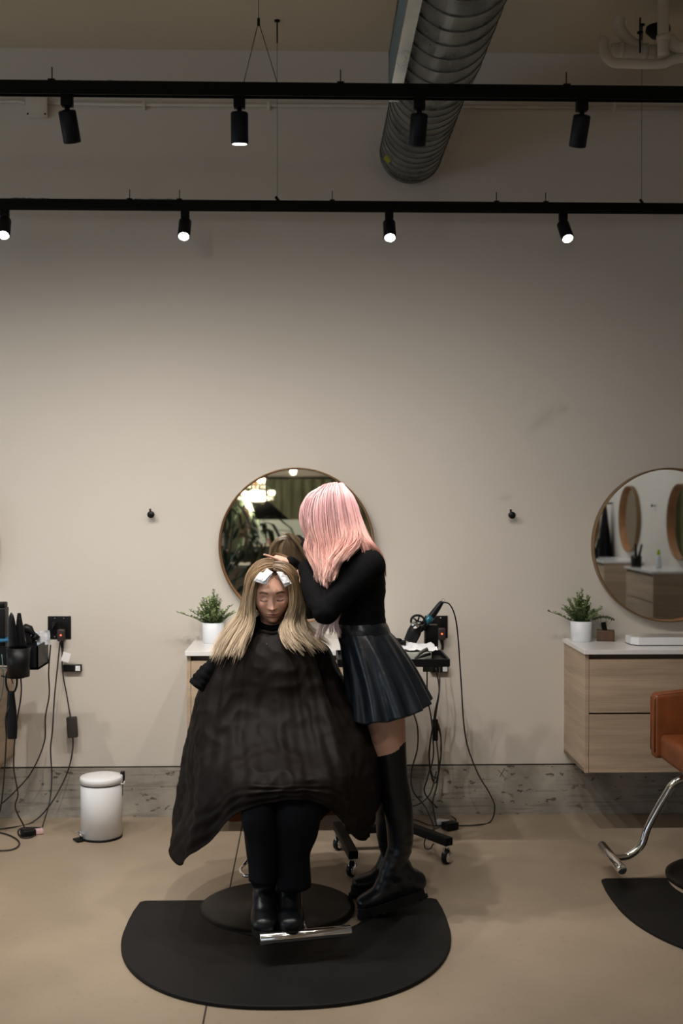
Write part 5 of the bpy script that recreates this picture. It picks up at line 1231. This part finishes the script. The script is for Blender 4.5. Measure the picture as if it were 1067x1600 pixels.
# added strands standing in for the blonde hair reflected in the mirror
SG = [sg([(424, 868, -1.37), (436, 872, -1.35), (452, 888, -1.31), (466, 906, -1.28), (478, 928, -1.26)]), sg([(428, 866, -1.38), (444, 872, -1.36), (460, 886, -1.33), (474, 902, -1.30), (482, 922, -1.28)])]
q = strands(SG, 260, (BLROOT, BLMID, BLMID, BLTIP), width=(.0034, .0015), spread=(.003, .008), clumps=10, seed=21)
mk('reflection_strand', (q[0], q[1]), 'hair', client, cols=q[2], kind='stuff', label='section of blonde hair held up by the stylist')

# ================================================================== THE REST OF THE ROOM, seen in the mirrors
def refl(px, py, t_, z=None):                       # world point seen by reflection at distance t_ from the mirrored camera
    d = ray(px, py); return np.array([d[0] / d[1] * t_, 6.01 - t_, 1.653 + d[2] / d[1] * t_])
# green curtain panels along the rear wall
t = thing('curtain', 'olive green curtain on the rear wall, seen in the central mirror', 'curtain', (-.2, YR + .1, 1.0))
V = []; n = 160
for i in range(n):
    x = -1.4 + 3.4 * i / (n - 1)
    for z in (0.05, 1.0, 1.98): V.append([x, YR + .12 + .03 * math.sin(i * .8), z])
mk('curtain_cloth', (V, grid_faces(n, 3, False, False)), 'green_wall', t)
mk('curtain_rail', cyl((-1.45, YR + .12, 2.0), (2.05, YR + .12, 2.0), .015, 10), 'blackm', t)
# low chandelier
c = refl(399, 766, 17.0)
t = thing('chandelier', 'glowing tiered crystal chandelier seen in the central mirror', 'chandelier', (c[0], c[1], c[2]))
mk('chain', cyl((c[0], c[1], ZC), (c[0], c[1], c[2] + .2), .006, 8), 'blackm', t)
mk('frame', [tube(np.array([(c[0] + r_ * math.cos(a), c[1] + r_ * math.sin(a), c[2] + z_) for a in np.linspace(0, 2 * PI, 40)]), .008, seg=6) for r_, z_ in ((.26, -.06), (.14, .12))] + [cyl((c[0], c[1], c[2] - .1), (c[0], c[1], c[2] + .2), .012, 10)], 'rimedge', t)
for r_, z_, k_ in ((.26, -.04, 11), (.13, .14, 6)):
    for i in range(k_):
        a = i / k_ * 2 * PI; b = mk('bulb', ell((c[0] + r_ * math.cos(a), c[1] + r_ * math.sin(a), c[2] + z_), (.026, .026, .034), 12), 'bulb', t)
mk('crystals', [ell((c[0] + r_ * math.cos(a), c[1] + r_ * math.sin(a), c[2] + z_ - .06), (.008, .008, .03), 6) for r_, z_, k_ in ((.26, -.06, 24), (.2, -.07, 18), (.14, .12, 14)) for a in [i / k_ * 2 * PI for i in range(k_)]], 'glassy', t, kind='stuff')
l = bpy.data.lights.new('chandelier_light', 'POINT'); l.energy = 75; l.color = (1, .8, .55); l.shadow_soft_size = .15
o = bpy.data.objects.new('chandelier_light', l); C.objects.link(o); o.parent = t; o.location = (0, 0, -.15)
c = refl(458, 737, 18.5); mk('globe_lamp', ell(c, (.05, .05, .05), 20), 'bulb', None, tag=('small round glowing globe lamp seen at the top of the central mirror', 'lamp')); globe = C.objects[-1]
mk('cord', cyl(c + [0, 0, .04], (c[0], c[1], ZC), .004, 6), 'blackm', globe)
# black tilted panel, pictures, pale shelf wall
a = refl(388, 782, 16.5); b = refl(452, 812, 16.5)
V = [[a[0], a[1], a[2]], [a[0] + .28, a[1], a[2]], [b[0], a[1], b[2]], [a[0] + .12, a[1], b[2]]]
V = V + [[q[0], q[1] - .05, q[2]] for q in V]
t = thing('wall_screen', 'wide black tilted screen seen in the central mirror', 'screen', (a[0], a[1], b[2]))
mk('screen_body', (V, [(0, 1, 2, 3), (7, 6, 5, 4), (0, 4, 5, 1), (1, 5, 6, 2), (2, 6, 7, 3), (3, 7, 4, 0)]), 'black', t, smooth=False)
mk('bracket', cyl((a[0] + .25, a[1] - .03, a[2] - .05), (a[0] + .25, a[1] - .03, ZC), .015, 8), 'blackm', t)
b1 = refl(385, 812, 18.0); b2_ = refl(480, 850, 18.0)
mk('display_board', box(b1[0], b2_[0], b1[1] - .04, b1[1], b2_[2], b1[2], .004), mat('pale_board', (.34, .40, .40), .6), None, smooth=False, tag=('pale grey-blue display shelf back seen in the central mirror', 'board'))
cols_b = [(.5, .1, .15), (.1, .3, .35), (.6, .55, .6), (.1, .35, .2), (.5, .3, .45), (.05, .25, .4), (.6, .2, .2), (.7, .7, .7), (.1, .4, .3), (.4, .1, .2)]
for i, cb in enumerate(cols_b):
    q = refl(420 + i * 4.6, 843, 17.8); mk('product_bottle', lathe([(.001, 0), (.017, 0), (.017, .075), (.008, .085), (.008, .105), (.001, .105)], 10, (q[0], b1[1] + .03, b2_[2])), mat('bottle_colour', cb, .4), None, tag=(('dark red', 'deep teal', 'pale lilac', 'dark green', 'mauve', 'navy', 'bright red', 'light grey', 'sea green', 'plum')[i] + ' small bottle on the display shelf seen in the mirror', 'bottle', 'bottles on the display shelf'))
mk('display_shelf', box(b1[0], b2_[0], b1[1], b1[1] + .09, b2_[2] - .03, b2_[2], .003), 'whitep', None, smooth=False, tag=('narrow pale shelf under the coloured bottles', 'shelf'))
# reception desk
d1 = refl(350, 886, 15.0); d2 = refl(445, 886, 15.0)
t = thing('reception_desk', 'wood-fronted reception desk with pale top seen in the central mirror', 'desk', (d1[0], d1[1], 0))
mk('desk_front', box(d1[0] - .2, d2[0], d1[1] - .5, d1[1], 0, .76, .004), 'oak', t, smooth=False); mk('desk_top', box(d1[0] - .24, d2[0] + .03, d1[1] - .54, d1[1] + .04, .76, .80, .004), 'whitep', t, smooth=False)
# tall indoor plants
def tall_plant(x, y, h, seed, label):
    r = random.Random(seed); t = thing('indoor_palm', label, 'indoor plant', (x, y, 0), group='tall plants seen in the mirror')
    mk('pot', lathe([(.001, 0), (.12, 0), (.16, .32), (.14, .32), (.13, .28), (.001, .28)], 24, (x, y, 0)), 'blackm', t)
    for i in range(5):
        a = i * 1.3; mk('stem', stube([(x, y, .25), (x + .05 * math.cos(a), y + .05 * math.sin(a), h * .5), (x + .12 * math.cos(a), y + .1 * math.sin(a), h * .8)], [.014, .008], 10, 8), 'walnut', t)
    fr2 = []
    for i in range(34):
        a = r.uniform(0, 2 * PI); z = r.uniform(.45, 1.0) * h; L = r.uniform(.30, .55); w_ = r.uniform(.02, .045); P = []; Wd = []
        for k in range(8):
            f_ = k / 7; P.append([x + math.cos(a) * (.05 + L * f_), y + math.sin(a) * (.05 + L * f_), z + .22 * f_ - .5 * f_ * f_ * r.uniform(.7, 1.2)]); Wd.append(w_ * math.sin(PI * (.08 + .9 * f_)))
        fr2.append(tube(P, Wd, [q * .08 for q in Wd], ref=(0, 0, 1), seg=6))
    mk('fronds', fr2, mat('palm_green', (.030, .065, .030), .5, var=.4, vscale=6), t, kind='stuff')
for px, t_, h, lab in ((350, 13.7, 1.75, 'tall dark green plant at the left rim of the central mirror'), (383, 17.3, 2.0, 'tall plant with drooping fronds seen in the central mirror'), (406, 12.9, 1.45, 'dark shorter plant seen in the middle of the central mirror')):
    q = refl(px, 850, t_); tall_plant(q[0], q[1], h, int(px), lab)
# black cape hanging on the side wall, between the mirrors there
yy = -8.80; V = []; n = 40
for i in range(24):
    s_ = i / 23; z = 1.60 - .72 * s_; rad = .025 + .15 * s_ ** .8
    for j in range(n):
        a = j / n * 2 * PI; q = 1 + .18 * s_ * math.cos(a * 7); V.append([XR - .10 + rad * .5 * q * math.cos(a), yy + rad * q * math.sin(a), z])
t = thing('hanging_cape', 'black cape hanging on the side wall, seen in the right mirror', 'cape', (XR - .1, yy, 1.6))
mk('cape_cloth', (V, grid_faces(24, n, True, True)), 'knit', t); mk('hook', cyl((XR, yy, 1.6), (XR - .1, yy, 1.6), .012, 10), 'black', t)
p = (XR - .03, -6.94, 1.58)
t = thing('wall_hook', 'black wall hook on the side wall, seen between two reflected mirrors', 'hook', p, group='black wall hooks'); mk('arm', cyl((XR, p[1], p[2]), (XR - .04, p[1], p[2]), .006, 10), 'black', t); mk('knob', cyl((XR - .04, p[1], p[2]), (XR - .05, p[1], p[2]), .018, 20, .002), 'black', t)
for (yy, n_items) in ((-6.30, 2), (-8.15, 2)):
    t = thing('tool_holder', 'black tool holder on the side wall worktop, seen reflected, ' + ('nearer' if yy > -7 else 'farther'), 'tool holder', (XR - .40, yy, .924))
    mk('cup', cup((XR - .40, yy, .924), .06, .12), 'black', t)
    for k in range(n_items):
        a = k * 2.1; q = (XR - .40 + .02 * math.cos(a), yy + .02 * math.sin(a), 1.0)
        mk('curling_iron', stube([q, (q[0] + .04 * math.cos(a), q[1] + .08 * math.sin(a), 1.17)], [.018, .010], 8, 10), 'black', None, tag=('black iron leaning ' + ('out' if k else 'back') + ' in the ' + ('nearer' if yy > -7 else 'farther') + ' reflected tool holder', 'curling iron', 'irons in the reflected holders'))
t = thing('spray_bottle', 'white bottle with a lime cap on the side wall worktop, seen reflected', 'bottle', (XR - .22, -6.1, .924))
mk('bottle_body', lathe([(.001, 0), (.03, 0), (.03, .12), (.012, .14), (.001, .14)], 20, (XR - .22, -6.1, .924)), 'ceramic', t); mk('cap', lathe([(.001, .14), (.018, .14), (.016, .19), (.001, .20)], 16, (XR - .22, -6.1, .924)), mat('lime', (.45, .6, .05), .4), t)
